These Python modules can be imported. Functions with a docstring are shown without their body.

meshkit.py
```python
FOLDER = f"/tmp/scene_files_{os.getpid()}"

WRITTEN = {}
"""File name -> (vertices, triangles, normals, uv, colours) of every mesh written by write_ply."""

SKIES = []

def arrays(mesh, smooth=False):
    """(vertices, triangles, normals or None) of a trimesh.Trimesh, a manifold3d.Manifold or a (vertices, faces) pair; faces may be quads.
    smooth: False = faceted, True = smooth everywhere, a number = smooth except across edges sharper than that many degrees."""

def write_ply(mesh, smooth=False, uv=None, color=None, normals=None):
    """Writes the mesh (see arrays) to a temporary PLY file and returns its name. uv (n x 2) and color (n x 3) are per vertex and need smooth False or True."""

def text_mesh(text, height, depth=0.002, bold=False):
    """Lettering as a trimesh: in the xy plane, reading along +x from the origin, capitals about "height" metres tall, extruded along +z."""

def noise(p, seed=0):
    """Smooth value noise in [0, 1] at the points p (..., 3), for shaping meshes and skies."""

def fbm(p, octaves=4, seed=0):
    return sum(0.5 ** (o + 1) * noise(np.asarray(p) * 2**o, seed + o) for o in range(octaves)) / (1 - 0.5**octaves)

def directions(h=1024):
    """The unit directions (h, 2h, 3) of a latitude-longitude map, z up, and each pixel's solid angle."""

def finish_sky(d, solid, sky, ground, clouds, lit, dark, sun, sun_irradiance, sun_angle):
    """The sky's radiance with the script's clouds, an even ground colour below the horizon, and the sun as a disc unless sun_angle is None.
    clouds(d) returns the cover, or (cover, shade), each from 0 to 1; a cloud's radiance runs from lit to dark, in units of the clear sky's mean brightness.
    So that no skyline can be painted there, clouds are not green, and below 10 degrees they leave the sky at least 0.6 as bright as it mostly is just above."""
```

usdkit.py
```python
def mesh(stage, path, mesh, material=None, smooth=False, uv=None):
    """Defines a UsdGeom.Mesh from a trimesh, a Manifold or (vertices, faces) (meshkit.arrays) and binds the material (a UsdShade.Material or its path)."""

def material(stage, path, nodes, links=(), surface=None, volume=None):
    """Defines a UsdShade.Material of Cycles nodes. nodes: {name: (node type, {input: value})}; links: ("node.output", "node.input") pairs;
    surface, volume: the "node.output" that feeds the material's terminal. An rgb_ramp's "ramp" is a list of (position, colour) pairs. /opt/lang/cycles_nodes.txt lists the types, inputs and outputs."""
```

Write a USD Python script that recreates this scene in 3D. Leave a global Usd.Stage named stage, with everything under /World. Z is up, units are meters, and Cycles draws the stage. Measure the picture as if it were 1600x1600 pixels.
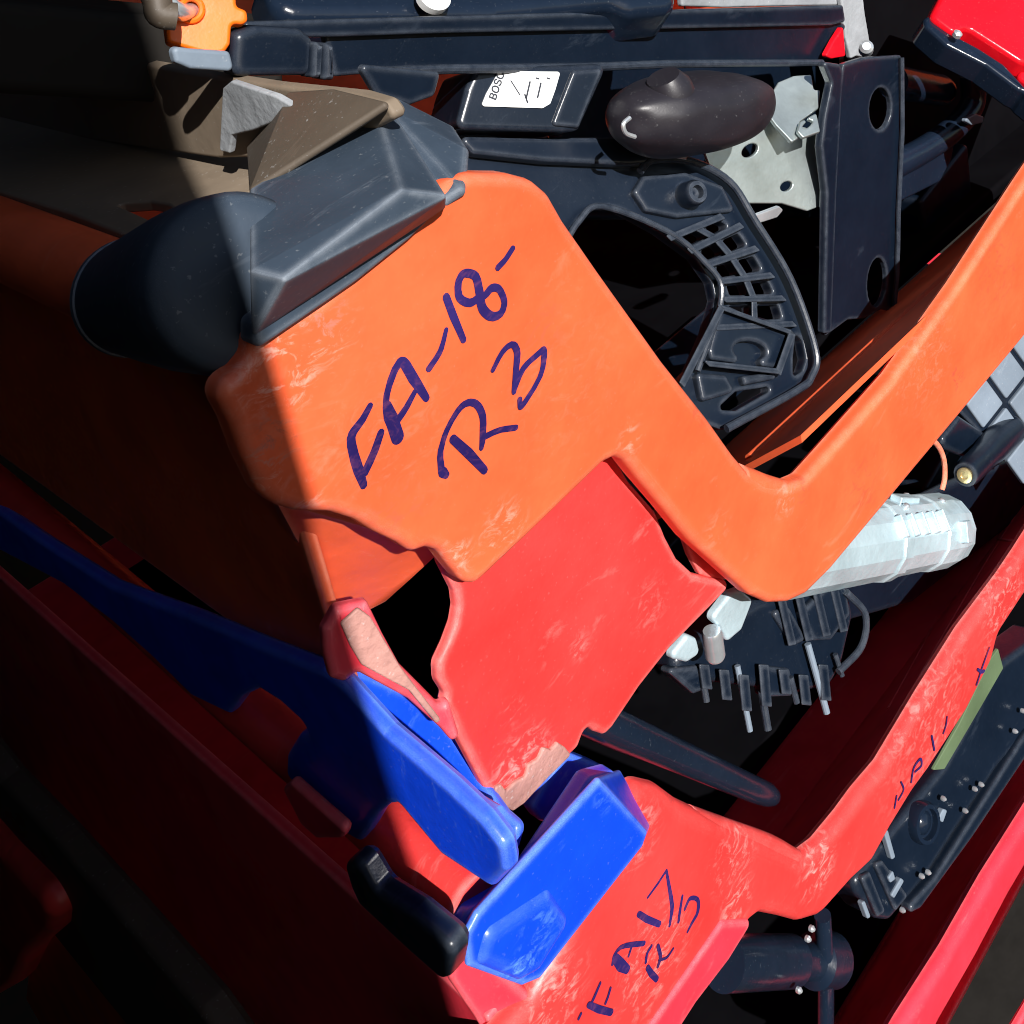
import math, random
import numpy as np, trimesh, shapely, mapbox_earcut, manifold3d
from shapely.geometry import Polygon, LineString
from pxr import Usd, UsdGeom, UsdLux, UsdShade, Gf, Sdf
import usdkit, meshkit

stage = Usd.Stage.CreateInMemory()
UsdGeom.SetStageUpAxis(stage, UsdGeom.Tokens.z)
UsdGeom.SetStageMetersPerUnit(stage, 1.0)
UsdGeom.Xform.Define(stage, '/World')

# ------------------------------------------------------------------ camera, sky, sun, exposure
# X runs along the bin fronts, Y into the stack, Z up; the origin is the top front corner of the orange bin.
W = 1600.0
PP = np.array([1059.0, 136.0]); FPX = 1831.58
dX = np.array([2700 - PP[0], -700 - PP[1], FPX]); dX /= np.linalg.norm(dX)
dY = np.array([-1100 - PP[0], -90 - PP[1], FPX]); dY -= dX * (dX @ dY); dY /= np.linalg.norm(dY)
ROT = np.stack([dX, dY, np.cross(dX, dY)], 1)
ray = lambda px, py: ROT.T @ np.array([px - PP[0], py - PP[1], FPX])
CAM = -ray(395, 545) / np.linalg.norm(ray(395, 545)) * 0.25
EXPOSURE = 0.45
SUN_TO = np.array([-0.29, -0.73, 0.54]); SUN_TO /= np.linalg.norm(SUN_TO)
SUN_I, SKY_S = 1.25, 0.05
SHADE_EDGE = -0.012  # where the shadow edge of the added sun blocker meets the front

cam = UsdGeom.Camera.Define(stage, '/World/camera')
right, up, back = ROT.T @ [1, 0, 0], -(ROT.T @ [0, 1, 0]), -(ROT.T @ [0, 0, 1])
cam.AddTransformOp().Set(Gf.Matrix4d(*right, 0, *up, 0, *back, 0, *CAM, 1))
HA = 36.0
cam.CreateHorizontalApertureAttr(HA); cam.CreateVerticalApertureAttr(HA)
cam.CreateFocalLengthAttr(HA * FPX / W)
cam.CreateHorizontalApertureOffsetAttr(HA * (W / 2 - PP[0]) / W)
cam.CreateVerticalApertureOffsetAttr(-HA * (W / 2 - PP[1]) / W)
cam.CreateClippingRangeAttr(Gf.Vec2f(0.01, 200))
cam.CreateExposureAttr(EXPOSURE)

el, rot = math.asin(SUN_TO[2]), math.atan2(SUN_TO[0], SUN_TO[1])
sky = UsdLux.DomeLight.Define(stage, '/World/sky')
skym = usdkit.material(stage, '/World/Looks/sky', {
    's': ('sky_texture', {'sky_type': 'single_scattering', 'sun_disc': False, 'sun_elevation': el, 'sun_rotation': rot}),
    'b': ('background_shader', {'strength': SKY_S})}, [('s.color', 'b.color')], surface='b.background')
UsdShade.MaterialBindingAPI.Apply(sky.GetPrim()).Bind(skym)
sky.GetPrim().SetCustomDataByKey('kind', 'structure')
sun = UsdLux.DistantLight.Define(stage, '/World/sun')
sun.CreateIntensityAttr(SUN_I); sun.CreateAngleAttr(0.5); sun.CreateNormalizeAttr(True)
sun.CreateColorAttr(Gf.Vec3f(1.0, 0.96, 0.92))
zax = Gf.Vec3d(*SUN_TO); xax = Gf.Cross(Gf.Vec3d(0, 0, 1), zax).GetNormalized(); yax = Gf.Cross(zax, xax)
sun.AddTransformOp().Set(Gf.Matrix4d(*xax, 0, *yax, 0, *zax, 0, 0, 0, 0, 1))

# ------------------------------------------------------------------ materials
_m = {}
def on(y, px, py): r = ray(px, py); return CAM + r * ((y - CAM[1]) / r[1])
def plastic(name, col, rough=0.4, wear=None, wear_amt=0.3, dust=0.0, bump=0.25, metallic=0.0, seed=0.0, spec=0.5, edge=0.0, bscale=60, mottle=0.17, patches=(), patch_col=(0.85, 0.62, 0.55), stains=(), stain_col=(0.20, 0.045, 0.045)):
    """Moulded plastic or metal: mottled colour, rubbed streaks, specks of dust, rubbed edges, soft dents."""
    wear = wear or tuple(min(1, c * 0.5 + 0.35) for c in col)
    n = {'g': ('geometry', {}),
         'map': ('mapping', {'mapping_type': 'point', 'location': (seed, seed * 1.7, seed * 0.3), 'scale': (1, 1, 1)}),
         'n1': ('noise_texture', {'scale': 28.0, 'detail': 5.0, 'roughness': 0.6}),
         'r1': ('map_range', {'from_min': 0.3, 'from_max': 0.7, 'to_min': 1 - mottle, 'to_max': 1 + mottle}),
         'c0': ('color', {'value': col}),
         'mul': ('vector_math', {'math_type': 'scale', 'vector1': col}),
         'mapS': ('mapping', {'mapping_type': 'point', 'rotation': (0.3, 0.5, 0.8), 'scale': (30, 190, 60)}),
         'n2': ('noise_texture', {'scale': 1.0, 'detail': 6.0, 'roughness': 0.7, 'distortion': 0.6}),
         'r2': ('map_range', {'from_min': 0.60, 'from_max': 0.82, 'to_min': 0.0, 'to_max': wear_amt, 'clamp': True}),
         'mix1': ('mix_color', {'b': wear}),
         'n3': ('noise_texture', {'scale': 900.0, 'detail': 2.0, 'roughness': 0.5}),
         'r3': ('map_range', {'from_min': 0.66, 'from_max': 0.76, 'to_min': 0.0, 'to_max': dust, 'clamp': True}),
         'mix2': ('mix_color', {'b': (0.6, 0.62, 0.62)}),
         'bv': ('bevel', {'samples': 3, 'radius': 0.0030}),
         'dot': ('vector_math', {'math_type': 'dot_product'}),
         'n4': ('noise_texture', {'scale': 260.0, 'detail': 3.0}),
         're': ('map_range', {'from_min': 0.985, 'from_max': 0.90, 'to_min': 0.0, 'to_max': edge * 2.2, 'clamp': True}),
         'em': ('math', {'math_type': 'multiply', 'use_clamp': True}),
         'mix3': ('mix_color', {'b': tuple(min(1, c * 1.1 + 0.05) for c in wear)}),
         'rr': ('map_range', {'from_min': 0.25, 'from_max': 0.75, 'to_min': rough * 0.75, 'to_max': min(1, rough * 1.3)}),
         'nb': ('noise_texture', {'scale': float(bscale), 'detail': 4.0, 'roughness': 0.55}),
         'b': ('bump', {'strength': bump, 'distance': 0.0012}),
         'nf': ('noise_texture', {'scale': 1500.0, 'detail': 2.0}),
         'b2': ('bump', {'strength': 0.12, 'distance': 0.0002}),
         'p': ('principled_bsdf', {'metallic': metallic, 'specular_ior_level': spec})}
    L = [('g.position', 'map.vector'), ('map.vector', 'n1.vector'), ('n1.fac', 'r1.value'), ('r1.result', 'mul.scale'),
         ('map.vector', 'mapS.vector'), ('mapS.vector', 'n2.vector'), ('n2.fac', 'r2.value'), ('mul.vector', 'mix1.a'), ('r2.result', 'mix1.fac'),
         ('map.vector', 'n3.vector'), ('n3.fac', 'r3.value'), ('mix1.result', 'mix2.a'), ('r3.result', 'mix2.fac'),
         ('n1.fac', 'rr.value'), ('rr.result', 'p.roughness'),
         ('map.vector', 'nb.vector'), ('nb.fac', 'b.height'), ('map.vector', 'nf.vector'), ('nf.fac', 'b2.height'), ('b.normal', 'b2.normal'), ('b2.normal', 'p.normal')]
    if edge > 0:
        L += [('bv.bevel', 'dot.vector1'), ('g.normal', 'dot.vector2'), ('dot.value', 're.value'), ('map.vector', 'n4.vector'), ('re.result', 'em.value1'), ('n4.fac', 'em.value2'),
              ('mix2.result', 'mix3.a'), ('em.value', 'mix3.fac'), ('mix3.result', 'p.base_color')]
    else:
        for k in ('bv', 'dot', 'n4', 're', 'em', 'mix3'): n.pop(k)
        L += [('mix2.result', 'p.base_color')]
    n.pop('c0')
    for tag_, patches, patch_col in (('', patches, patch_col), ('s', stains, stain_col)):  # rubbed spots and dark marks, each with its own centre and size
        if not patches: continue
        src = [l for l in L if l[1] == 'p.base_color'][0]; L.remove(src)
        n['np' + tag_] = ('noise_texture', {'scale': 1.0, 'detail': 6.0, 'roughness': 0.72, 'distortion': 1.2})
        n['mp' + tag_] = ('mapping', {'mapping_type': 'point', 'rotation': (0.0, 0.9, 0.0), 'scale': (170, 190, 280)})
        n['rp' + tag_] = ('map_range', {'from_min': 0.50, 'from_max': 0.66, 'to_min': 0.0, 'to_max': 1.0, 'clamp': True})
        L += [('g.position', f'mp{tag_}.vector'), (f'mp{tag_}.vector', f'np{tag_}.vector'), (f'np{tag_}.fac', f'rp{tag_}.value')]
        last = None
        for i, (c, r, a) in enumerate(patches):
            n[f'd{i}{tag_}'] = ('vector_math', {'math_type': 'distance', 'vector2': tuple(map(float, c))})
            n[f'q{i}{tag_}'] = ('map_range', {'range_type': 'smoothstep', 'from_min': r * 0.15, 'from_max': r, 'to_min': a, 'to_max': 0.0, 'clamp': True})
            L += [('g.position', f'd{i}{tag_}.vector1'), (f'd{i}{tag_}.value', f'q{i}{tag_}.value')]
            if last:
                n[f'x{i}{tag_}'] = ('math', {'math_type': 'maximum'}); L += [(last, f'x{i}{tag_}.value1'), (f'q{i}{tag_}.result', f'x{i}{tag_}.value2')]; last = f'x{i}{tag_}.value'
            else: last = f'q{i}{tag_}.result'
        n['pm' + tag_] = ('math', {'math_type': 'multiply', 'use_clamp': True}); n['mixp' + tag_] = ('mix_color', {'b': patch_col})
        L += [(last, f'pm{tag_}.value1'), (f'rp{tag_}.result', f'pm{tag_}.value2'), (src[0], f'mixp{tag_}.a'), (f'pm{tag_}.value', f'mixp{tag_}.fac'), (f'mixp{tag_}.result', 'p.base_color')]
    _m[name] = usdkit.material(stage, '/World/Looks/' + name, n, L, surface='p.BSDF')
    return _m[name]

plastic('orange_plastic', (0.84, 0.125, 0.042), 0.42, (0.86, 0.36, 0.24), 0.45, 0.06, 0.6, edge=0.7, seed=1.3, bscale=45, stains=[(on(0, 1495, 590), 0.010, 0.7), (on(0, 1250, 765), 0.008, 0.6), (on(0, 1090, 640), 0.012, 0.3), (on(0, 510, 500), 0.008, 0.6), (on(0, 850, 510), 0.010, 0.25), (on(0, 430, 690), 0.009, 0.5), (on(0, 1350, 760), 0.02, 0.35), (on(0, 1560, 420), 0.03, 0.4), (on(0, 620, 800), 0.012, 0.3)], patch_col=(0.88, 0.50, 0.40),
    patches=[(on(0, 440, 565), 0.016, 0.75), (on(0, 500, 520), 0.012, 0.6), (on(0, 405, 740), 0.010, 0.6), (on(0, 470, 790), 0.008, 0.5), (on(0, 785, 830), 0.011, 0.5), (on(0, 985, 690), 0.007, 0.5), (on(0, 705, 880), 0.009, 0.8), (on(0, 1230, 775), 0.010, 0.4), (on(0, 1120, 830), 0.010, 0.2), (on(0, 1450, 560), 0.03, 0.18), (on(0, 600, 700), 0.03, 0.10), (on(0, 880, 600), 0.03, 0.08)])
plastic('red_plastic', (0.78, 0.046, 0.042), 0.40, (0.86, 0.30, 0.27), 0.60, 0.06, 0.65, edge=0.8, seed=4.1, bscale=50, stains=[(on(0, 1040, 1270), 0.014, 0.5), (on(0, 1420, 1200), 0.03, 0.4), (on(0.0125, 880, 820), 0.02, 0.25), (on(0, 930, 1450), 0.014, 0.4), (on(0, 1330, 1330), 0.012, 0.3)], patch_col=(0.88, 0.50, 0.46),
    patches=[(on(0.0125, 815, 1205), 0.016, 0.7), (on(0.0125, 905, 1010), 0.006, 0.3), (on(0.0125, 1015, 945), 0.012, 0.22), (on(0.0125, 800, 1110), 0.006, 0.3), (on(0, 1280, 1350), 0.016, 0.7), (on(0, 1150, 1330), 0.018, 0.4), (on(0, 1150, 1410), 0.012, 0.6), (on(0, 1020, 1500), 0.022, 0.5), (on(0, 870, 1560), 0.016, 0.6), (on(0, 1450, 1130), 0.05, 0.35), (on(0, 1570, 950), 0.03, 0.5), (on(0, 1000, 1300), 0.014, 0.5)])
plastic('pink_red_plastic', (0.74, 0.036, 0.062), 0.36, (0.86, 0.28, 0.30), 0.40, 0.08, 0.35, edge=0.5, seed=7.9)
plastic('blue_plastic', (0.005, 0.065, 0.85), 0.30, (0.12, 0.28, 0.80), 0.50, 0.12, 0.4, edge=1.0, seed=2.2, patch_col=(0.22, 0.50, 0.88), patches=[(on(-0.01, 800, 1515), 0.009, 0.9), (on(-0.01, 830, 1450), 0.010, 0.45), (on(-0.01, 945, 1235), 0.007, 0.4), (on(0.016, 890, 1210), 0.008, 0.3)])  # strong rubbed edges also stand in for bright edge highlights
plastic('dusty_black_plastic', (0.032, 0.050, 0.076), 0.58, (0.15, 0.18, 0.22), 0.9, 0.16, 0.35, edge=0.9, seed=3.7)
plastic('brown_dusty_plastic', (0.085, 0.066, 0.048), 0.6, (0.22, 0.18, 0.14), 0.4, 0.3, 0.3, seed=5.7)
plastic('black_plastic', (0.0045, 0.0095, 0.020), 0.26, (0.05, 0.065, 0.09), 0.6, 0.02, 0.2, edge=0.5, seed=6.1)
plastic('black_gloss', (0.008, 0.015, 0.030), 0.18, (0.05, 0.06, 0.08), 0.2, 0.06, 0.25, seed=8.1)
plastic('dark_dome', (0.020, 0.018, 0.024), 0.42, (0.07, 0.07, 0.08), 0.2, 0.10, 0.1, seed=8.8)
plastic('galvanised_metal', (0.52, 0.60, 0.60), 0.34, (0.8, 0.85, 0.85), 0.5, 0.2, 0.3, metallic=0.75, seed=9.4)
plastic('cast_aluminium', (0.60, 0.77, 0.84), 0.38, (0.85, 0.9, 0.9), 0.6, 0.2, 0.5, metallic=0.45, seed=11.4, bscale=160, mottle=0.18)
plastic('bright_metal', (0.75, 0.80, 0.84), 0.25, None, 0.2, 0.1, 0.2, metallic=0.7, seed=10.4)
plastic('brass', (0.72, 0.56, 0.28), 0.3, None, 0.2, 0.1, 0.2, metallic=0.9, seed=12.4)
plastic('paper_label', (0.78, 0.80, 0.80), 0.5, (0.6, 0.6, 0.6), 0.2, 0.0, 0.1, seed=13.1, mottle=0.04)
plastic('print_ink', (0.02, 0.025, 0.04), 0.6, (0.1, 0.1, 0.1), 0.2, 0.0, 0.0, seed=14.1)
plastic('marker_ink', (0.022, 0.012, 0.105), 0.42, (0.10, 0.03, 0.20), 0.8, 0.0, 0.1, seed=15.1, mottle=0.35, patch_col=(0.42, 0.10, 0.13), patches=[(on(0, 700, 580), 0.6, 0.18)])
plastic('clip_orange', (0.92, 0.150, 0.006), 0.35, (0.9, 0.4, 0.1), 0.15, 0.08, 0.15, seed=16.1)
plastic('lamp_red', (0.75, 0.006, 0.016), 0.12, (0.8, 0.1, 0.1), 0.1, 0.05, 0.1, seed=17.1)
plastic('green_card', (0.10, 0.15, 0.075), 0.6, (0.2, 0.25, 0.15), 0.3, 0.1, 0.1, seed=18.1)
plastic('grey_rubber', (0.17, 0.215, 0.27), 0.5, (0.45, 0.5, 0.55), 0.4, 0.2, 0.3, seed=19.1)
plastic('worn_plastic', (0.40, 0.20, 0.17), 0.6, (0.58, 0.50, 0.46), 0.9, 0.4, 0.8, seed=20.1, bscale=260, mottle=0.35)
plastic('pale_dusty_and_sunlit', (0.30, 0.32, 0.34), 0.6, (0.07, 0.07, 0.08), 1.0, 0.4, 0.6, seed=21.1, bscale=150, mottle=0.3)  # also colours the plate that imitates sun on the tray wall
plastic('tray_lightened', (0.20, 0.155, 0.11), 0.7, (0.2, 0.16, 0.12), 0.6, 0.2, 0.3, seed=24.1, mottle=0.25)  # brown lightened to make up for scarce skylight on the tray
plastic('orange_inner', (0.84, 0.125, 0.042), 0.5, (0.8, 0.3, 0.2), 0.2, 0.0, 0.03, seed=25.1)
plastic('shadow_black', (0.003, 0.003, 0.004), 0.7, (0.006, 0.006, 0.007), 0.3, 0.0, 0.3, seed=23.1, spec=0.04)  # near-black for the fillers that stand in for deep shade
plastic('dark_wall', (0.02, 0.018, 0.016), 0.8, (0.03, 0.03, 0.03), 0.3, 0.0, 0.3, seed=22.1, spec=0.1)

# ------------------------------------------------------------------ object helpers
_used = {}
def numbered(parent, name):
    k = (parent, name); _used[k] = _used.get(k, 0) + 1
    return name if _used[k] == 1 else f'{name}_{_used[k] - 1:03d}'
_org = {}
def thing(name, label, cat, base=(0, 0, 0), group=None, kind=None):
    path = '/World/' + numbered('/World', name)
    x = UsdGeom.Xform.Define(stage, path); x.AddTranslateOp().Set(Gf.Vec3d(*map(float, base)))
    p = x.GetPrim(); p.SetCustomDataByKey('label', label); p.SetCustomDataByKey('category', cat)
    if group: p.SetCustomDataByKey('group', group)
    if kind: p.SetCustomDataByKey('kind', kind)
    _org[path] = np.array(base, float)
    return path
def part(parent, name, mesh, mat, smooth=35, label=None, kind=None):
    path = parent + '/' + numbered(parent, name)
    root = '/'.join(path.split('/')[:3])
    v, f, _ = meshkit.arrays(mesh)
    m = usdkit.mesh(stage, path, trimesh.Trimesh(v - _org.get(root, 0), f, process=False), _m[mat], smooth=smooth)
    if label: m.GetPrim().SetCustomDataByKey('label', label)
    if kind: m.GetPrim().SetCustomDataByKey('kind', kind)
    return path
def single(name, mesh, mat, label, cat, smooth=35, group=None, kind=None):
    path = '/World/' + numbered('/World', name)
    m = usdkit.mesh(stage, path, mesh, _m[mat], smooth=smooth).GetPrim()
    if label: m.SetCustomDataByKey('label', label)
    if cat: m.SetCustomDataByKey('category', cat)
    if group: m.SetCustomDataByKey('group', group)
    if kind: m.SetCustomDataByKey('kind', kind)
    return path

class Plane:
    """origin o, in-plane axes u and v, normal n towards the viewer's side"""
    def __init__(s, o, u, n):
        s.o = np.array(o, float); s.n = np.array(n, float) / np.linalg.norm(n)
        u = np.array(u, float); u -= s.n * (u @ s.n); s.u = u / np.linalg.norm(u); s.v = np.cross(s.n, s.u)
    def hit(s, px, py):
        r = ray(px, py); return CAM + r * (((s.o - CAM) @ s.n) / (r @ s.n))
    def uv(s, px, py):
        d = s.hit(px, py) - s.o; return np.array([d @ s.u, d @ s.v])
    def xyz(s, uv, h=0.0):
        uv = np.atleast_2d(uv); return s.o + uv[:, :1] * s.u + uv[:, 1:] * s.v + np.asarray(h).reshape(-1, 1) * s.n
    def lift(s, h): return Plane(s.o + s.n * h, s.u, s.n)
PY = lambda y: Plane((0, y, 0), (1, 0, 0), (0, -1, 0))
PX = lambda x: Plane((x, 0, 0), (0, -1, 0), (-1, 0, 0))
PZ = lambda z: Plane((0, 0, z), (1, 0, 0), (0, 0, 1))
def PN(y, n):
    """a tilted plane through the point at depth y on the line through the picture's middle"""
    return lambda px, py: Plane(PY(y).hit(px, py), (1, 0, 0.001), n)

def loft_poly(poly, plane, th, r, seg=4, wob=0.0):
    poly = shapely.geometry.polygon.orient(poly, 1.0)
    rings, ends, inset = [], [], []
    for ring in [poly.exterior, *poly.interiors]:
        c = np.array(ring.coords)[:-1]
        keep = np.linalg.norm(c - np.roll(c, 1, 0), axis=1) > 1e-5
        c = c[keep]
        e1 = c - np.roll(c, 1, 0); e2 = np.roll(c, -1, 0) - c
        e1 /= np.linalg.norm(e1, axis=1, keepdims=True); e2 /= np.linalg.norm(e2, axis=1, keepdims=True)
        n1 = np.stack([-e1[:, 1], e1[:, 0]], 1); n2 = np.stack([-e2[:, 1], e2[:, 0]], 1)
        m = n1 + n2; m /= np.maximum((m * n1).sum(1, keepdims=True), 0.5)
        rings.append(c); inset.append(m); ends.append(len(c) + (ends[-1] if ends else 0))
    c, m = np.vstack(rings), np.vstack(inset)
    n = len(c)
    cap = mapbox_earcut.triangulate_float64(c + m * r, np.array(ends, np.uint32)).reshape(-1, 3)
    layers = [(r * (1 - math.sin(a)), -r * (1 - math.cos(a))) for a in np.linspace(0, math.pi / 2, seg + 1)] if r > 0 else [(0, 0)]
    rb = min(r * 0.6, th * 0.3)
    layers += [(0, -th + rb), (rb * 0.8, -th)] if r > 0 else [(0, -th)]
    V = np.vstack([plane.xyz(c + m * i, np.full(n, h)) for i, h in layers])
    F = [cap]
    nxt = np.arange(n) + 1
    s = 0
    for e in ends: nxt[e - 1] = s; s = e
    for k in range(len(layers) - 1):
        a, b, c2, d = np.arange(n) + k * n, nxt + k * n, nxt + (k + 1) * n, np.arange(n) + (k + 1) * n
        F += [np.stack([a, c2, b], 1), np.stack([a, d, c2], 1)]
    F.append(cap[:, ::-1] + (len(layers) - 1) * n)
    return trimesh.Trimesh(V, np.vstack(F), process=False)
def shape(pts, plane, corner=0.0, holes=()):
    p = Polygon([plane.uv(*q) for q in pts], [[plane.uv(*q) for q in h] for h in holes]).buffer(0)
    if p.geom_type != 'Polygon': p = max(p.geoms, key=lambda g: g.area)
    if corner > 0:
        q = p.buffer(-corner, quad_segs=5).buffer(2 * corner, quad_segs=5).buffer(-corner, quad_segs=5)
        if q.geom_type == 'Polygon' and q.area > 0.93 * p.area: p = q.simplify(0.00003)
        elif corner > 0.0004: return shape(pts, plane, corner * 0.6, holes)
    return p
def plate(pts, plane, th=0.003, r=0.0008, corner=0.0, holes=()):
    r = min(r, th * 0.6)
    return loft_poly(shape(pts, plane, max(corner, 1.3 * r), holes), plane, th, r)
def oval(cx, cy, a, b, ang=0.0, n=20):
    t = np.linspace(0, 2 * math.pi, n, endpoint=False); ca, sa = math.cos(math.radians(ang)), math.sin(math.radians(ang))
    return [(cx + a * math.cos(k) * ca - b * math.sin(k) * sa, cy + a * math.cos(k) * sa + b * math.sin(k) * ca) for k in t]
def curve(pts, n=8):
    """a smooth open line through the points (Catmull-Rom)"""
    p = np.array(pts, float)
    if len(p) < 3: return p
    q = np.vstack([2 * p[0] - p[1], p, 2 * p[-1] - p[-2]]); out = []
    for i in range(len(p) - 1):
        a, b, c, d = q[i:i + 4]
        for t in np.linspace(0, 1, n, endpoint=False):
            out.append(0.5 * (2 * b + (c - a) * t + (2 * a - 5 * b + 4 * c - d) * t * t + (3 * b - a - 3 * c + d) * t ** 3))
    return np.array(out + [p[-1]])
def tube(path, rad, sides=16, caps=True):
    p = np.array(path, float); n = len(p); rad = np.broadcast_to(np.asarray(rad, float), n)
    t = np.gradient(p, axis=0); t /= np.linalg.norm(t, axis=1, keepdims=True)
    u = np.cross(t[0], [0.13, 0.29, 0.95]); u /= np.linalg.norm(u)
    V, ang = [], np.linspace(0, 2 * math.pi, sides, endpoint=False)
    for i in range(n):
        u = u - t[i] * (u @ t[i]); u /= np.linalg.norm(u); w = np.cross(t[i], u)
        V.append(p[i] + rad[i] * (np.cos(ang)[:, None] * u + np.sin(ang)[:, None] * w))
    F = []
    for i in range(n - 1):
        a = np.arange(sides) + i * sides; b = np.roll(np.arange(sides), -1) + i * sides
        F += [np.stack([a, b, b + sides], 1), np.stack([a, b + sides, a + sides], 1)]
    V = np.vstack(V); k = len(V)
    V = np.vstack([V, p[0], p[-1]])
    a = np.arange(sides); b = np.roll(a, -1)
    F += [np.stack([b, a, np.full(sides, k)], 1), np.stack([a + (n - 1) * sides, b + (n - 1) * sides, np.full(sides, k + 1)], 1)]
    return trimesh.Trimesh(V, np.vstack(F), process=False)
def rod(a, b, rads, sides=28):
    """turned along the line a-b: rads is a list of (fraction along, radius)"""
    a, b = np.array(a, float), np.array(b, float)
    fr, rr = zip(*rads)
    fr = np.array(fr) + np.arange(len(fr)) * 1e-6
    p = a + np.array(fr)[:, None] * (b - a)
    t = (b - a) / np.linalg.norm(b - a)
    u = np.cross(t, [0.13, 0.29, 0.95]); u /= np.linalg.norm(u); w = np.cross(t, u)
    ang = np.linspace(0, 2 * math.pi, sides, endpoint=False); V, F = [], []
    for q, r in zip(p, rr): V.append(q + r * (np.cos(ang)[:, None] * u + np.sin(ang)[:, None] * w))
    n = len(p)
    for i in range(n - 1):
        x = np.arange(sides) + i * sides; y = np.roll(np.arange(sides), -1) + i * sides
        F += [np.stack([x, y, y + sides], 1), np.stack([x, y + sides, x + sides], 1)]
    V = np.vstack(V + [a[None] if False else p[:1], p[-1:]]); k = n * sides
    x = np.arange(sides); y = np.roll(x, -1)
    F += [np.stack([y, x, np.full(sides, k)], 1), np.stack([x + (n - 1) * sides, y + (n - 1) * sides, np.full(sides, k + 1)], 1)]
    return trimesh.Trimesh(V, np.vstack(F), process=False)
def hull(points, r=0.0):
    if r <= 0:
        return trimesh.convex.convex_hull(np.array(points))
    s = trimesh.creation.icosphere(2, r).vertices
    return trimesh.convex.convex_hull(np.vstack([np.array(p) + s for p in points]))
def box(lo, hi, r=0.001):
    lo, hi = np.array(lo, float) + r, np.array(hi, float) - r
    return hull([(x, y, z) for x in (lo[0], hi[0]) for y in (lo[1], hi[1]) for z in (lo[2], hi[2])], r)
def ribbon(pts, plane, w, th=0.0001, smooth=True):
    """a marker stroke lying on the plane; w is one width or one per point (metres)"""
    p = np.array([plane.uv(*q) for q in pts]); w = np.broadcast_to(np.asarray(w, float), len(p))
    if smooth and len(p) > 2:
        c = curve(np.column_stack([p, w]), 8); p, w = c[:, :2], c[:, 2]
    else:
        k = np.linspace(0, len(p) - 1, 12); p = np.stack([np.interp(k, range(len(p)), p[:, i]) for i in (0, 1)], 1); w = np.interp(k, range(len(w)), w)
    g = shapely.union_all([shapely.union_all([shapely.Point(a).buffer(x / 2, quad_segs=4), shapely.Point(b).buffer(y / 2, quad_segs=4)]).convex_hull for a, b, x, y in zip(p[:-1], p[1:], w[:-1], w[1:])]).simplify(0.00008)
    g = g if g.geom_type == 'Polygon' else max(g.geoms, key=lambda q: q.area)
    return loft_poly(g, plane.lift(th), th * 0.9, 0)
def join(*ms): return trimesh.util.concatenate(ms)

# ------------------------------------------------------------------ setting: unseen pieces added to shade the stack, with wall and floor
single('sky_blocker_left', box((-0.62, -0.315, -1.3), (-0.58, 0.998, 0.7), 0.002), 'dark_wall', None, None, kind='structure')  # added out of view to cut the skylight from the left
single('low_sky_blocker', box((-0.16, -0.315, -1.27), (-0.115, 0.99, 0.0), 0.002), 'dark_wall', None, None, kind='structure')  # unseen, added to darken the gap beside the stack
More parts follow.
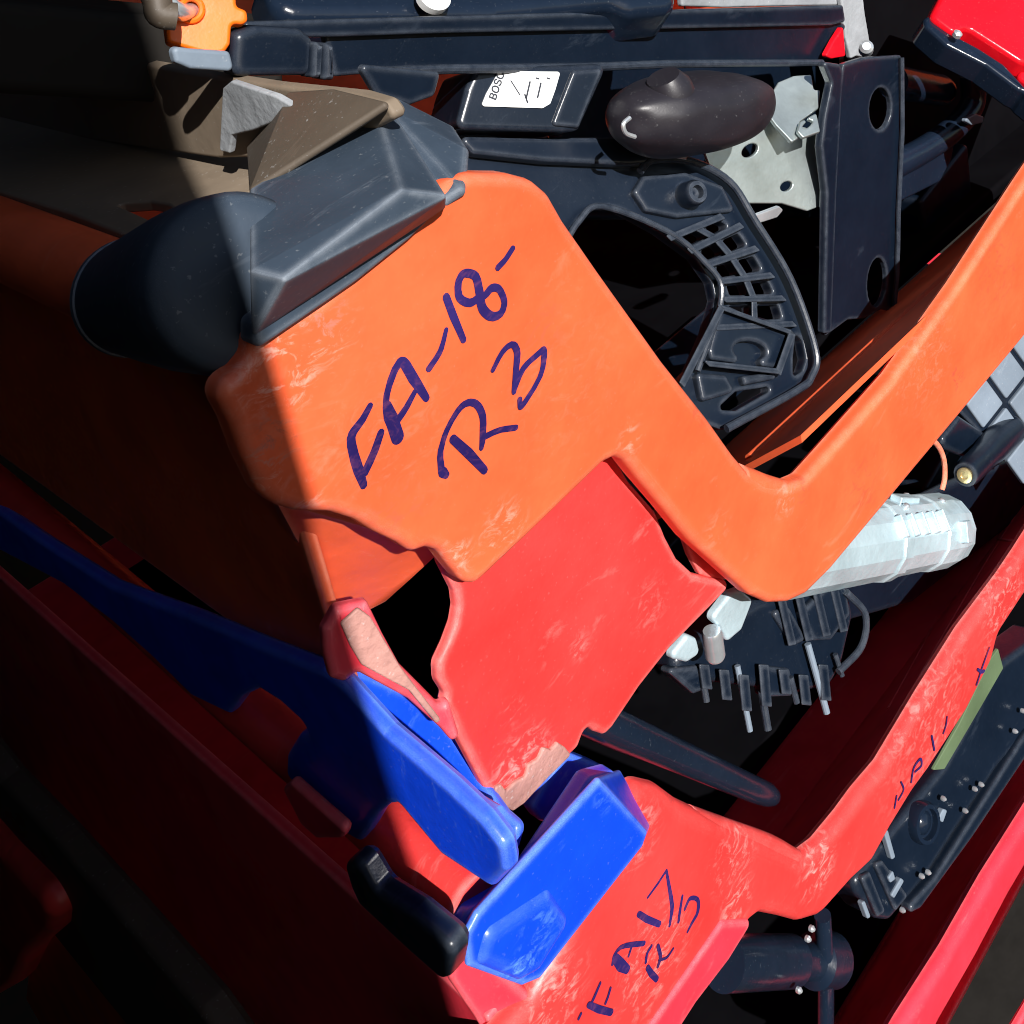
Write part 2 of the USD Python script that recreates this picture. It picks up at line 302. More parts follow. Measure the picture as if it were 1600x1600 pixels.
# a high unseen slab, added to keep the sun off the left of the stack
single('sun_blocker', box((SUN_TO[0] / -SUN_TO[1] * 0.32 - 1.6 + SHADE_EDGE, -0.36, -1.3), (SUN_TO[0] / -SUN_TO[1] * 0.32 + SHADE_EDGE, -0.32, 2.0), 0.002), 'dark_wall', None, None, kind='structure')
single('overhead_blocker', box((0.06, 0.06, 0.165), (1.2, 0.9, 0.185), 0.002), 'dark_wall', None, None, kind='structure')  # unseen, added to keep sun and sky out of the bins
single('wall_back', box((-0.62, 1.0, -1.5), (2.6, 1.04, 2.4), 0.002), 'dark_wall', None, None, kind='structure')
single('floor', box((-0.62, -0.9, -1.30), (2.6, 1.0, -1.28), 0.002), 'dark_wall', None, None, kind='structure')

# ------------------------------------------------------------------ orange bin
Y0 = PY(0.0)
FLOOR1 = -0.202
orange_front = [(398, 520), (500, 470), (600, 380), (700, 285), (735, 271), (800, 272), (835, 281), (862, 304), (885, 345), (940, 425), (1040, 566), (1110, 655),
    (1150, 712), (1172, 738), (1198, 755), (1230, 762), (1262, 748), (1300, 705), (1400, 590), (1500, 447), (1600, 290), (1750, 60),
    (1760, 290), (1600, 530), (1540, 603), (1400, 772), (1300, 892), (1262, 930), (1235, 943), (1205, 945), (1178, 933), (1148, 906), (1080, 845), (1040, 795),
    (1000, 748), (980, 722), (965, 716), (945, 726), (900, 770), (830, 838), (775, 890), (745, 918), (728, 912), (705, 884), (690, 864), (668, 858), (650, 868),
    (628, 852), (590, 834), (560, 815), (520, 803), (470, 803), (437, 793), (412, 775), (398, 745), (382, 712), (364, 662), (345, 628), (336, 600), (352, 596), (372, 585), (392, 556)]
ob = thing('orange_bin', 'orange plastic stacking bin with dark marker writing on its front, below the black corner', 'bin', (0, 0, FLOOR1))
fp = part(ob, 'front_panel', plate(orange_front, Y0, 0.008, 0.0028, 0.0012), 'orange_plastic')
fa = [PY(0.026).hit(*p) for p in [(432, 784), (500, 790), (560, 806), (620, 836), (692, 858)]] + [PY(0.046).hit(*p) for p in [(472, 868), (508, 938), (528, 962), (547, 968), (586, 938), (602, 940), (640, 906)]]
part(ob, 'lower_flap', hull([q + d for q in fa for d in (np.zeros(3), np.array([0, 0.003, 0.001]))]), 'orange_plastic', label='ragged lower flap in shadow')
a0, a1 = PX(0.006).hit(165, 440), PX(0.006).hit(-140, 312)
part(ob, 'rolled_rim', tube([PY(0.0045).hit(*p) for p in curve([(1150, 745), (1174, 754), (1198, 763), (1230, 769), (1264, 754), (1303, 711), (1403, 597), (1504, 454), (1604, 297), (1754, 67)], 4)], 0.0042, 14), 'orange_plastic')
part(ob, 'side_rim', tube([a0 + (a0 - a1) * 0.25, a0, (a0 + a1) / 2, a1, a1 + (a1 - a0) * 1.0], 0.0108, 28), 'orange_plastic')
part(ob, 'side_wall', box((0.012, 0.030, -0.118), (0.016, 0.52, -0.012), 0.001), 'orange_plastic')
def slope_front(parent, x0, x1, zt, deg, d, mat):
    """the inside of a hopper front: it falls away behind the lip"""
    t = math.tan(math.radians(deg))
    P_ = [(x, y, zt - (y - 0.0046) * t - h) for x in (x0, x1) for y in (0.0046, 0.0046 + d) for h in (0, 0.003)]
    part(parent, 'front_slope', hull(P_), mat)
    return Plane((0, 0.0046, zt), (1, 0, 0), (0, math.sin(math.radians(deg)), math.cos(math.radians(deg))))
def ridge(parent, pts, plane, rad, mat):
    part(parent, 'slope_ridge', tube([plane.lift(-rad * 0.75).hit(*p) for p in pts], rad, 12), mat)
S1 = slope_front(ob, 0.172, 0.73, -0.128, 38, 0.088, 'orange_inner')
part(ob, 'slope_ridge', tube([(x, 0.036, -0.128 - 0.0314 * 0.7813 - 0.0008) for x in (0.18, 0.40, 0.62)], 0.0022, 12), 'orange_inner')
part(ob, 'floor_panel', box((0.13, 0.105, FLOOR1), (0.73, 0.52, FLOOR1 + 0.004), 0.001), 'orange_plastic')
part(ob, 'back_wall', box((0.016, 0.52, FLOOR1), (0.73, 0.524, 0.0), 0.001), 'orange_plastic')
part(ob, 'side_wall', box((0.731, 0.01, FLOOR1), (0.735, 0.52, 0.0), 0.001), 'orange_plastic')

INK = 'marker_ink'
def writing(parent, strokes, plane, w0):
    for i, (pts, w, *s) in enumerate(strokes):
        part(parent, 'marker_stroke', ribbon(pts, plane.lift(i * 0.000025), np.array(w) * w0 * 1.14 if np.ndim(w) else w * w0 * 1.14, smooth=(s[0] if s else True)), INK, smooth=False)
k = 0.25 / 1700
writing(fp, [
    ([(578, 634), (566, 656), (549, 681), (552, 708), (560, 735), (568, 758)], [9, 11, 13, 14, 15, 11]),
    ([(595, 676), (585, 705), (570, 738)], [11, 12, 12]),
    ([(618, 670), (606, 655), (603, 625), (610, 595), (620, 572), (630, 566), (645, 590), (666, 622)], [12, 12, 10, 11, 12, 14, 16, 11]),
    ([(606, 632), (612, 655), (621, 683)], [10, 20, 20], False),
    ([(648, 612), (634, 638), (622, 655)], [8, 10, 11]),
    ([(697, 515), (688, 548), (670, 576)], [7, 9, 10]),
    ([(697, 464), (710, 498), (724, 531)], [12, 13, 10]),
    ([(752, 460), (735, 473), (718, 465), (716, 442), (725, 427), (742, 431), (748, 450), (753, 480), (767, 494), (782, 490), (788, 472), (780, 452), (768, 450), (757, 462), (738, 472)], [10, 12, 12, 12, 12, 13, 14, 15, 14, 12, 11, 11, 12, 11, 10]),
    ([(801, 388), (790, 405), (778, 418)], [9, 9, 10]),
    ([(690, 738), (688, 706), (700, 668), (722, 634), (742, 630), (754, 650), (754, 685), (752, 700)], [12, 10, 9, 10, 11, 12, 11, 8]),
    ([(692, 738), (697, 742)], [15, 11], False),
    ([(754, 684), (780, 672), (806, 668)], [10, 9, 9]),
    ([(708, 686), (732, 708), (757, 735)], [13, 15, 12]),
    ([(770, 578), (785, 550), (800, 538), (808, 550), (806, 580), (803, 612)], [8, 9, 10, 12, 11, 9]),
    ([(803, 610), (818, 575), (842, 552), (850, 548), (848, 575), (838, 600), (815, 635), (812, 624)], [9, 10, 10, 11, 10, 9, 9, 9]),
], Y0, k)

# ------------------------------------------------------------------ black corner rail on top of the orange bin
br = thing('corner_rail', 'dusty black plastic rail with faceted corner block, sitting on the orange bin', 'rail', (0.0, 0.0, 0.0))
Ya, Yb = PY(-0.0085), PY(0.026)
E_ = lambda y, *p: [PY(y).hit(*q) for q in p]
part(br, 'corner_block', hull(E_(-0.013, (444, 436), (626, 300), (690, 307)) + E_(-0.004, (470, 466), (690, 322)) + E_(-0.006, (398, 425)) + E_(-0.002, (400, 515)) + E_(0.027, (397, 299), (590, 178), (612, 182)) + E_(0.03, (690, 306), (470, 462), (400, 480)), 0.0008), 'dusty_black_plastic', smooth=25)
part(br, 'lower_flange', plate([(398, 505), (398, 548), (414, 541), (560, 440), (640, 376), (700, 318), (703, 303), (690, 302), (560, 388), (470, 452)], PY(-0.0025), 0.006, 0.0012, 0.0006), 'dusty_black_plastic', smooth=25)
part(br, 'corner_wrap', hull([PY(0.001).hit(694, 312), PY(0.0).hit(716, 298), PY(0.012).hit(722, 240), PY(0.03).hit(700, 205), PY(0.036).hit(620, 165), PY(0.03).hit(606, 178), PY(0.03).hit(640, 300)], 0.0016), 'dusty_black_plastic', smooth=40)
s0, s1 = PX(0.006).hit(372, 440), PX(0.006).hit(222, 462)
ax = (s1 - s0) / np.linalg.norm(s1 - s0)
s0 = s0 + ax * ((0.008 - s0[1]) / ax[1])
part(br, 'sleeve', rod(s0, s1 + ax * 0.006, [(0, 0.013), (0.02, 0.0168), (0.06, 0.0185), (0.2, 0.0186), (0.4, 0.0178), (0.6, 0.0164), (0.8, 0.0149), (0.955, 0.0138), (0.96, 0.0142), (0.99, 0.0142), (1.0, 0.0130)], 44), 'dusty_black_plastic', smooth=50)
tray, tw = PZ(0.004), PX(0.05)
part(br, 'tray_floor', plate([(-160, 120), (340, 225), (420, 235), (500, 225), (392, 298), (300, 345), (250, 388), (110, 333), (-160, 250)], tray, 0.003, 0.0008, 0, [[(178, 318), (235, 314), (262, 318), (292, 338), (278, 362)]]), 'tray_lightened')
part(br, 'tray_wall', plate([(-160, 52), (0, 68), (200, 95), (340, 120), (430, 134), (560, 148), (600, 160), (618, 185), (560, 215), (470, 245), (340, 248), (0, 200), (-160, 170)], tw, 0.004, 0.0012), 'tray_lightened')

part(br, 'corner_shoulder', hull([PY(0.029).hit(398, 296), PY(0.029).hit(588, 178), PX(0.049).hit(600, 166), PX(0.049).hit(520, 146), PX(0.049).hit(455, 150), PX(0.049).hit(392, 232)], 0.001), 'brown_dusty_plastic')
part(br, 'sunlit_patch', plate([(347, 138), (360, 127), (430, 150), (474, 176), (440, 186), (395, 204), (362, 212), (358, 240), (342, 236)], PX(0.0445), 0.002, 0.0006, 0.0004), 'pale_dusty_and_sunlit', label='pale plate coloured as a sunlit patch on the inner wall')  # pale colour stands in for sunlight falling on the tray wall

# ------------------------------------------------------------------ red bin nested under the orange one
Y1 = PY(0.0125)
rb = thing('red_bin', 'red plastic bin nested under the orange bin, chipped bottom corner and no writing', 'bin', (0.01, 0.0, -0.152))
part(rb, 'front_panel', plate([(735, 880), (900, 735), (945, 696), (962, 714), (984, 752), (1026, 800), (1042, 840), (1060, 874), (1086, 898), (1110, 904), (1149, 910),
    (1130, 930), (1048, 1014), (1000, 1075), (958, 1138), (946, 1150), (930, 1145), (917, 1134), (905, 1168), (893, 1180), (860, 1212), (820, 1254), (803, 1266), (785, 1258), (762, 1238), (742, 1200), (720, 1158), (690, 1092), (700, 1088), (686, 1066), (685, 1040), (700, 1008), (712, 975), (716, 950), (713, 925), (690, 880), (690, 800)], Y1, 0.004, 0.0016, 0.0006), 'red_plastic')
part(rb, 'corner_chip', plate([(772, 1232), (784, 1226), (792, 1236), (806, 1222), (822, 1214), (826, 1196), (842, 1186), (850, 1168), (862, 1172), (872, 1160), (884, 1168), (894, 1180), (860, 1213), (820, 1256), (803, 1268), (785, 1259)], PY(0.0115), 0.002, 0.0006, 0.0004), 'worn_plastic', label='pale torn plastic at the chipped corner')
part(rb, 'side_sliver', plate([(978, 722), (1010, 738), (1085, 800), (1153, 906), (1120, 907), (1096, 899), (1080, 870), (1066, 828), (1040, 790), (1005, 750)], PY(0.0145), 0.003, 0.001), 'red_plastic')
part(rb, 'corner_post', plate([(505, 985), (525, 950), (575, 940), (600, 992), (626, 1040), (690, 1105), (700, 1085), (720, 1150), (745, 1200), (775, 1245), (790, 1262), (745, 1205), (690, 1140), (640, 1095), (560, 1052), (540, 1068), (518, 1062), (507, 1020)], Plane(PY(0.006).hit(560, 980), (1, 0, 0), (-0.25, -1, 0.15)), 0.004, 0.0016, 0.0008), 'pink_red_plastic')
part(rb, 'corner_scuff', plate([(533, 975), (560, 950), (580, 965), (626, 1042), (690, 1125), (683, 1132), (640, 1080), (566, 1040), (548, 1010)], Plane(PY(0.0045).hit(560, 980), (1, 0, 0), (-0.25, -1, 0.15)), 0.0012, 0.0005, 0.0004), 'worn_plastic', label='grey rubbed edge of the corner post')
part(rb, 'side_wall', box((0.036, 0.100, -0.150), (0.039, 0.52, -0.045), 0.001), 'red_plastic')

# ------------------------------------------------------------------ lower red bin with writing
FLOOR2 = -0.358
lb = thing('lower_red_bin', 'red plastic bin with marker writing, below the blue corner rail', 'bin', (0.02, 0, FLOOR2))
lfront = [(835, 1562), (700, 1720), (760, 1900), (960, 1760), (1060, 1605), (1086, 1568), (1138, 1500), (1172, 1446), (1190, 1432), (1222, 1438), (1252, 1446), (1284, 1436), (1330, 1384), (1364, 1352), (1392, 1300), (1426, 1244), (1452, 1208), (1512, 1115), (1552, 1035), (1562, 994), (1600, 936), (1760, 690), (1740, 640),
    (1600, 864), (1575, 902), (1512, 988), (1450, 1088), (1386, 1197), (1350, 1240), (1325, 1275), (1288, 1321), (1258, 1344), (1200, 1316), (1130, 1286), (1072, 1258), (1040, 1234), (1005, 1226), (985, 1240), (960, 1300), (930, 1380), (880, 1480)]
lf = part(lb, 'front_panel', plate(lfront, Y0, 0.0085, 0.0046, 0.0012), 'red_plastic')
part(lb, 'rolled_rim', tube([PY(0.005).hit(*p) for p in curve([(1072, 1278), (1130, 1298), (1200, 1322), (1257, 1350), (1290, 1327), (1328, 1281), (1353, 1246), (1389, 1203), (1453, 1094), (1515, 994), (1578, 908), (1603, 870), (1743, 646)], 4)], 0.0038, 14), 'red_plastic')
part(lb, 'lower_band', plate([(1130, 1440), (1190, 1436), (1172, 1450), (1140, 1502), (1088, 1570), (960, 1770), (900, 1760), (1020, 1600)], PY(-0.0012), 0.004, 0.0016, 0.0008), 'pink_red_plastic')
part(lb, 'corner_post', plate([(704, 1475), (722, 1470), (800, 1530), (832, 1560), (830, 1640), (770, 1640), (740, 1590), (700, 1533)], Plane(PY(0.006).hit(780, 1540), (1, 0, 0), (-0.5, -1, 0.2)), 0.004, 0.0016, 0.001), 'pink_red_plastic')
S2 = slope_front(lb, 0.14, 0.7, -0.290, 50, 0.055, 'pink_red_plastic')
part(lb, 'floor_panel', box((0.016, 0.055, FLOOR2), (0.7, 0.56, FLOOR2 + 0.004), 0.001), 'pink_red_plastic')
part(lb, 'side_wall', box((0.012, 0.006, FLOOR2), (0.016, 0.56, -0.205), 0.001), 'pink_red_plastic')
ridge(lb, [(1276, 1328), (1300, 1288), (1350, 1210), (1410, 1110), (1470, 1005), (1540, 885), (1600, 790), (1720, 590)], S2, 0.0014, 'pink_red_plastic')
ridge(lb, [(1390, 1110), (1450, 1000), (1500, 900), (1525, 850), (1545, 842), (1600, 850)], S2, 0.0014, 'pink_red_plastic')
r0 = PY(0.003).hit(742, 1412); r1 = PX(r0[0]).hit(405, 1120)
rax = (r1 - r0) / np.linalg.norm(r1 - r0)
part(lb, 'side_rim', tube([r0, r1, r1 + rax * 0.5], 0.0078, 24), 'red_plastic')
part(lb, 'rim_flange', plate([(440, 1232), (452, 1222), (500, 1265), (540, 1300), (532, 1312), (495, 1312), (470, 1290)], PX(0.003), 0.003, 0.0012, 0.0006), 'pink_red_plastic')
k2 = 0.25 / 1700
writing(lf, [
    ([(1041, 1360), (1028, 1380), (1012, 1402)], [6, 6, 5]),
    ([(1041, 1360), (1046, 1390), (1050, 1418), (1046, 1446)], [6, 9, 10, 7]),
    ([(1066, 1400), (1062, 1425), (1060, 1440)], [6, 8, 7], False),
    ([(1070, 1420), (1078, 1404), (1090, 1406), (1090, 1425), (1080, 1444), (1074, 1456)], [7, 8, 8, 9, 7, 5]),
    ([(998, 1428), (1012, 1437), (1030, 1444)], [11, 12, 11], False),
    ([(1006, 1474), (985, 1476), (970, 1480), (960, 1492), (957, 1506)], [9, 9, 8, 7, 7]),
    ([(962, 1498), (970, 1508), (980, 1515)], [16, 20, 14], False),
    ([(986, 1482), (982, 1494)], [5, 5], False),
    ([(1018, 1478), (1011, 1490), (1009, 1504)], [6, 6, 6]),
    ([(1028, 1478), (1032, 1495), (1028, 1510)], [8, 8, 7]),
    ([(1030, 1500), (1042, 1496), (1052, 1482)], [5, 5, 4]),
    ([(1012, 1512), (1018, 1522), (1026, 1530)], [10, 12, 11], False),
    ([(938, 1536), (930, 1555), (922, 1572)], [5, 6, 5], False),
    ([(920, 1570), (938, 1578), (955, 1582)], [10, 12, 11], False),
    ([(954, 1544), (950, 1558), (946, 1568)], [5, 5, 5], False),
    ([(908, 1584), (904, 1592)], [5, 5], False),
    ([(1398, 1262), (1401, 1244)], [6, 6], False), ([(1404, 1250), (1412, 1234), (1408, 1222)], [5, 5, 5]),
    ([(1424, 1222), (1428, 1200), (1438, 1186), (1440, 1196), (1430, 1206)], [6, 7, 7, 6, 5]),
    ([(1456, 1150), (1458, 1160), (1460, 1172)], [6, 7, 6]),
    ([(1480, 1120), (1478, 1134), (1474, 1146)], [5, 6, 5]),
    ([(1528, 1046), (1534, 1050), (1538, 1048)], [8, 9, 8]), ([(1546, 1012), (1536, 1040), (1526, 1070)], [4, 6, 6]),
], Y0, k2)

# ------------------------------------------------------------------ blue corner rail on the lower red bin
bl = thing('blue_corner_rail', 'bright blue plastic rail with scuffed corner end, on the lower red bin', 'rail', (0.02, 0, -0.2))
Yc, Yd = PY(-0.010), PY(0.014)
part(bl, 'corner_block', hull([Yc.hit(*p) for p in [(733, 1500), (728, 1460), (745, 1428), (775, 1418), (822, 1372), (932, 1222), (948, 1238), (1004, 1300), (998, 1318), (840, 1520), (815, 1530)]] +
    [PY(0.004).hit(*p) for p in [(725, 1455), (745, 1420), (1010, 1288), (965, 1210), (800, 1370)]], 0.0011), 'blue_plastic', smooth=30)
part(bl, 'block_lip', plate([(720, 1452), (735, 1425), (790, 1395), (830, 1360), (925, 1216), (962, 1206), (1013, 1290), (1002, 1322), (930, 1420), (850, 1515), (832, 1528), (806, 1534), (770, 1520), (740, 1505)], PY(-0.001), 0.006, 0.0016, 0.001), 'blue_plastic')
part(bl, 'scuffed_end', plate([(740, 1500), (755, 1485), (790, 1500), (815, 1490), (850, 1470), (880, 1452), (884, 1462), (850, 1496), (838, 1515), (815, 1533), (790, 1524)], PY(-0.0106), 0.002, 0.0006, 0.0005), 'blue_plastic', label='frayed pale blue end')
part(bl, 'upright_tab', plate([(830, 1264), (850, 1230), (888, 1176), (930, 1192), (966, 1210), (944, 1236), (862, 1288), (845, 1284)], PY(0.016), 0.005, 0.0012, 0.0008), 'blue_plastic')
# the trough behind the block, its outer wall and the two feet that clip over the red rim
part(bl, 'trough_wall', plate([(525, 1058), (560, 1045), (640, 1080), (700, 1130), (742, 1192), (770, 1240), (790, 1268), (815, 1290), (800, 1340), (760, 1320), (690, 1270), (620, 1190), (560, 1130), (530, 1090)], Plane(PX(0.028).hit(640, 1140), (0, -1, 0), (-0.75, -0.45, 0.75)), 0.004, 0.0016, 0.001), 'blue_plastic')
part(bl, 'outer_wall', plate([(-60, 760), (60, 845), (170, 916), (300, 965), (400, 1008), (500, 1048), (532, 1070), (600, 1146), (700, 1232), (752, 1282), (785, 1325), (792, 1365), (768, 1390), (690, 1338), (640, 1278), (624, 1258), (606, 1260), (590, 1274), (575, 1300), (562, 1318), (530, 1300), (490, 1255), (445, 1212), (446, 1180), (464, 1150), (490, 1146), (440, 1100), (405, 1078), (378, 1090), (358, 1118), (300, 1090), (240, 1030), (178, 975), (100, 915), (-60, 830)], PX(0.0075), 0.0045, 0.0018, 0.0018), 'blue_plastic')
part(bl, 'rib', tube([PX(0.026).hit(*p) for p in [(690, 1235), (735, 1242), (780, 1268)]], 0.0014, 10), 'blue_plastic')
part(bl, 'end_bulge', hull([PY(-0.0090).hit(*p) for p in [(752, 1478), (758, 1456), (792, 1440), (838, 1404), (862, 1438), (828, 1492), (808, 1502)]], 0.0036), 'blue_plastic', label='rounded rubbed end')
# black rail lower down
lr = single('lower_black_rail', plate([(536, 1352), (548, 1345), (560, 1352), (585, 1395), (640, 1430), (700, 1480), (706, 1500), (700, 1530), (690, 1534), (640, 1490), (560, 1415), (546, 1385)], PX(-0.004), 0.006, 0.0018, 0.001), 'black_plastic', 'short slate black rail under the red rim, below the blue rail', 'rail')

# ------------------------------------------------------------------ third red bin, of which the lip shows
FLOOR3 = -0.51
tb = thing('third_red_bin', 'crimson bin whose front lip crosses the bottom right corner', 'bin', (0.2, 0, FLOOR3))
part(tb, 'front_panel', plate([(1330, 1750), (1417, 1600), (1487, 1488), (1550, 1375), (1600, 1294), (1750, 1050), (1760, 1110), (1600, 1362), (1575, 1405), (1525, 1500), (1467, 1602), (1400, 1740)], Y0, 0.009, 0.0048, 0.0008), 'pink_red_plastic')
S3 = slope_front(tb, 0.15, 0.9, -0.432, 50, 0.06, 'pink_red_plastic')
part(tb, 'floor_panel', box((0.02, 0.06, FLOOR3), (0.9, 0.56, FLOOR3 + 0.004), 0.001), 'pink_red_plastic')
part(tb, 'side_wall', box((0.014, 0.006, FLOOR3), (0.018, 0.56, -0.362), 0.001), 'pink_red_plastic')
ridge(tb, [(1392, 1600), (1440, 1515), (1475, 1450), (1540, 1345), (1600, 1245), (1750, 1000)], S3, 0.0014, 'pink_red_plastic')
fb = thing('fourth_red_bin', 'dim red bin, barely lit, in the bottom right corner', 'bin', (0.2, 0, -0.6))
part(fb, 'front_panel', plate([(1500, 1800), (1570, 1640), (1640, 1520), (1800, 1300), (1800, 1400), (1640, 1680), (1580, 1800)], Y0, 0.0045, 0.002, 0.0008), 'pink_red_plastic')
part(fb, 'floor_panel', box((0.02, 0.07, -0.64), (0.9, 0.56, -0.636), 0.001), 'pink_red_plastic')
part(fb, 'side_wall', box((0.014, 0.006, -0.64), (0.018, 0.56, -0.46), 0.001), 'pink_red_plastic')

# ------------------------------------------------------------------ neighbouring stack low on the left, in deep shade
nb = thing('neighbour_bin', 'dim reddish bin corner in the shade, bottom left of the picture', 'bin', (-0.02, 0.1, -0.5))
part(nb, 'corner', plate([(-80, 1240), (0, 1336), (60, 1400), (82, 1436), (80, 1465), (40, 1500), (20, 1545), (-80, 1600)], PX(-0.030), 0.02, 0.006, 0.003), 'red_plastic')
part(nb, 'rail', plate([(-80, 1120), (0, 1224), (80, 1310), (200, 1450), (310, 1580), (380, 1680), (260, 1680), (130, 1520), (90, 1470), (0, 1330), (-80, 1240)], PX(-0.022), 0.01, 0.003, 0.002), 'brown_dusty_plastic')
part(nb, 'wall', plate([(84, 1462), (130, 1500), (240, 1640), (260, 1700), (120, 1700), (40, 1560), (46, 1500)], PX(-0.018), 0.004, 0.001, 0.001), 'orange_plastic')

# ------------------------------------------------------------------ contents of the orange bin
bm = thing('steel_bracket', 'long black angled bracket with slotted upright leg, lying across the orange bin', 'bracket', PY(0.09).hit(1300, 500))
Yb1 = PY(0.092)
part(bm, 'web', plate([(505, 46), (1302, 28), (1324, 40), (1285, 100), (640, 110), (522, 120)], Yb1, 0.003, 0.001), 'black_plastic')
part(bm, 'top_flange', plate([(375, 34), (520, 30), (1318, 8), (1322, 34), (1300, 40), (700, 52), (525, 58), (395, 60)], PY(0.089), 0.004, 0.001), 'black_plastic')
part(bm, 'bottom_lip', tube([PY(0.088).hit(*p) for p in [(600, 112), (700, 108), (900, 106), (1040, 100), (1284, 98)]], 0.0016, 10), 'black_plastic')
for pts, y in (([(368, 52), (400, 40), (470, 44), (492, 62), (490, 118), (366, 120)], 0.075), ([(494, 62), (506, 70), (504, 124), (490, 122)], 0.072), ([(510, 66), (524, 70), (526, 126), (508, 126)], 0.072)):
    part(bm, 'end_block', plate(pts, PY(y), 0.008, 0.002, 0.0008), 'black_plastic')
part(bm, 'upright_leg', plate([(1318, 100), (1350, 90), (1408, 86), (1412, 110), (1408, 330), (1404, 430), (1398, 488), (1378, 484), (1350, 498), (1325, 500), (1290, 526), (1288, 480), (1300, 300), (1305, 180)], PY(0.072), 0.003, 0.0009, 0.0006,
    [oval(1376, 170, 17, 33, 3), oval(1371, 441, 15, 38, 4)]), 'black_plastic')
part(bm, 'leg_flange', plate([(1286, 96), (1312, 100), (1318, 110), (1308, 300), (1300, 520), (1288, 522), (1292, 300), (1284, 230), (1290, 180), (1300, 130)], PY(0.069), 0.004, 0.001), 'black_plastic')
part(bm, 'leg_edge', tube([PY(0.0705).hit(*p) for p in [(1409, 90), (1410, 200), (1404, 330), (1402, 430), (1397, 486)]], 0.0012, 8), 'black_plastic')
single('red_reflector', plate([(1318, 40), (1322, 88), (1300, 92), (1290, 88), (1304, 62)], PY(0.086), 0.003, 0.0008), 'lamp_red', 'small red reflector at the right end of the black bracket', 'reflector')

bx = thing('relay_box', 'black electrical box with white printed sticker, under the black bracket', 'electrical box', PY(0.085).hit(820, 205))
PB = Plane(PY(0.085).hit(820, 160), (1, 0, 0), (-0.25, -1, 0.30))
part(bx, 'housing', plate([(742, 106), (950, 98), (946, 112), (905, 204), (880, 206), (712, 202), (728, 140)], PB, 0.03, 0.002, 0.0012), 'black_plastic')
part(bx, 'side_ridge', plate([(895, 110), (944, 106), (905, 200), (862, 196)], PB.lift(0.0012), 0.003, 0.001), 'black_plastic')
st = part(bx, 'sticker', plate([(780, 111), (876, 112), (868, 140), (860, 162), (848, 169), (752, 166), (760, 146)], PB.lift(0.0006), 0.0006, 0.0001, 0.0008), 'paper_label')
def lettering(parent, text, plane, p0, p1, height, mat, name='printed_word'):
    """text lying on a plane, starting at p0 and reading towards p1 (picture points)"""
    a, b = plane.hit(*p0), plane.hit(*p1)
    u = (b - a) / np.linalg.norm(b - a); v = np.cross(plane.n, u)
    m = meshkit.text_mesh(text, height, 0.0002, bold=True)
    V = a + m.vertices[:, :1] * u + m.vertices[:, 1:2] * v + (m.vertices[:, 2:] + 0.00005) * plane.n
    part(parent, name, trimesh.Trimesh(V, m.faces, process=False), mat, smooth=False)
PL = PB.lift(0.0006)
lettering(st, 'BOSCH', PL, (774, 158), (793, 100), 0.0026, 'print_ink')
for pts in ([(798, 126), (812, 148)], [(828, 128), (822, 154)], [(820, 148), (824, 160)], [(845, 130), (840, 152)], [(838, 122), (841, 123)], [(855, 122), (858, 123)]):
    part(st, 'printed_mark', ribbon(pts, PL, 0.0004 if pts[0][0] < 815 else 0.0006, 0.00015, smooth=False), 'print_ink', smooth=False)

sh = thing('fan_shroud', 'black plastic fan shroud frame with large round opening behind the orange panel', 'fan shroud', PY(0.055).hit(1130, 670))
PS = Plane(PY(0.055).hit(1130, 450), (1, 0, 0), (-0.15, -1, 0.45))
SIN = [(1046, 372), (1078, 392), (1104, 414), (1124, 440), (1132, 468), (1118, 512)]
SOUT = [(1128, 338), (1158, 352), (1182, 388), (1206, 430), (1224, 466), (1240, 506)]
cells = []
for a in range(5):
    m_, q_ = np.array([SIN[a], SOUT[a], SOUT[a + 1], SIN[a + 1]], float), None
    for f0, f1 in ((0.12, 0.44), (0.56, 0.88)):
        g = lambda u, v: tuple((m_[0] * (1 - u) + m_[1] * u) * (1 - v) + (m_[3] * (1 - u) + m_[2] * u) * v)
        cells.append([g(f0, 0.22), g(f1, 0.22), g(f1, 0.78), g(f0, 0.78)])
part(sh, 'frame', plate([(700, 210), (760, 208), (860, 228), (985, 262), (1000, 250), (1075, 250), (1140, 282), (1185, 350), (1238, 440), (1274, 545), (1272, 582), (1250, 606), (1130, 672), (1040, 640), (960, 560), (850, 420), (740, 300)], PS, 0.006, 0.0008, 0.0006,
    [[(890, 372), (905, 345), (935, 324), (965, 326), (1030, 362), (1085, 402), (1112, 440), (1118, 468), (1104, 520), (1078, 580), (1054, 605), (1000, 570), (930, 470)],
     [(1244, 520), (1254, 532), (1260, 560), (1254, 580), (1240, 590), (1240, 560)], [(1150, 612), (1190, 606), (1226, 598), (1150, 642), (1120, 640)]] + cells), 'black_plastic', smooth=25)
for a, b in zip(SIN, SOUT):
    part(sh, 'rib', hull([PS.lift(h).hit(*(np.array(q) + d)) for q in (a, b) for d in ((-3, -3), (3, 3)) for h in (0.0, 0.0042)], 0.0004), 'black_plastic')
for a in range(5):
    c = (np.array(SIN[a]) + SOUT[a] + SIN[a + 1] + SOUT[a + 1]) / 4
    d = (np.array(SIN[a + 1]) - SIN[a] + np.array(SOUT[a + 1]) - SOUT[a]) / 4 * 0.9
    part(sh, 'rib', hull([PS.lift(h).hit(*(c + k * d + e)) for k in (-1, 1) for e in ((-3, 2), (3, -2)) for h in (0.0, 0.0036)], 0.0004), 'black_plastic')
part(sh, 'top_arm', plate([(712, 212), (860, 214), (975, 214), (1010, 232), (1040, 252), (985, 258), (850, 252), (740, 240)], PS.lift(0.006), 0.006, 0.0014, 0.0008), 'black_plastic')
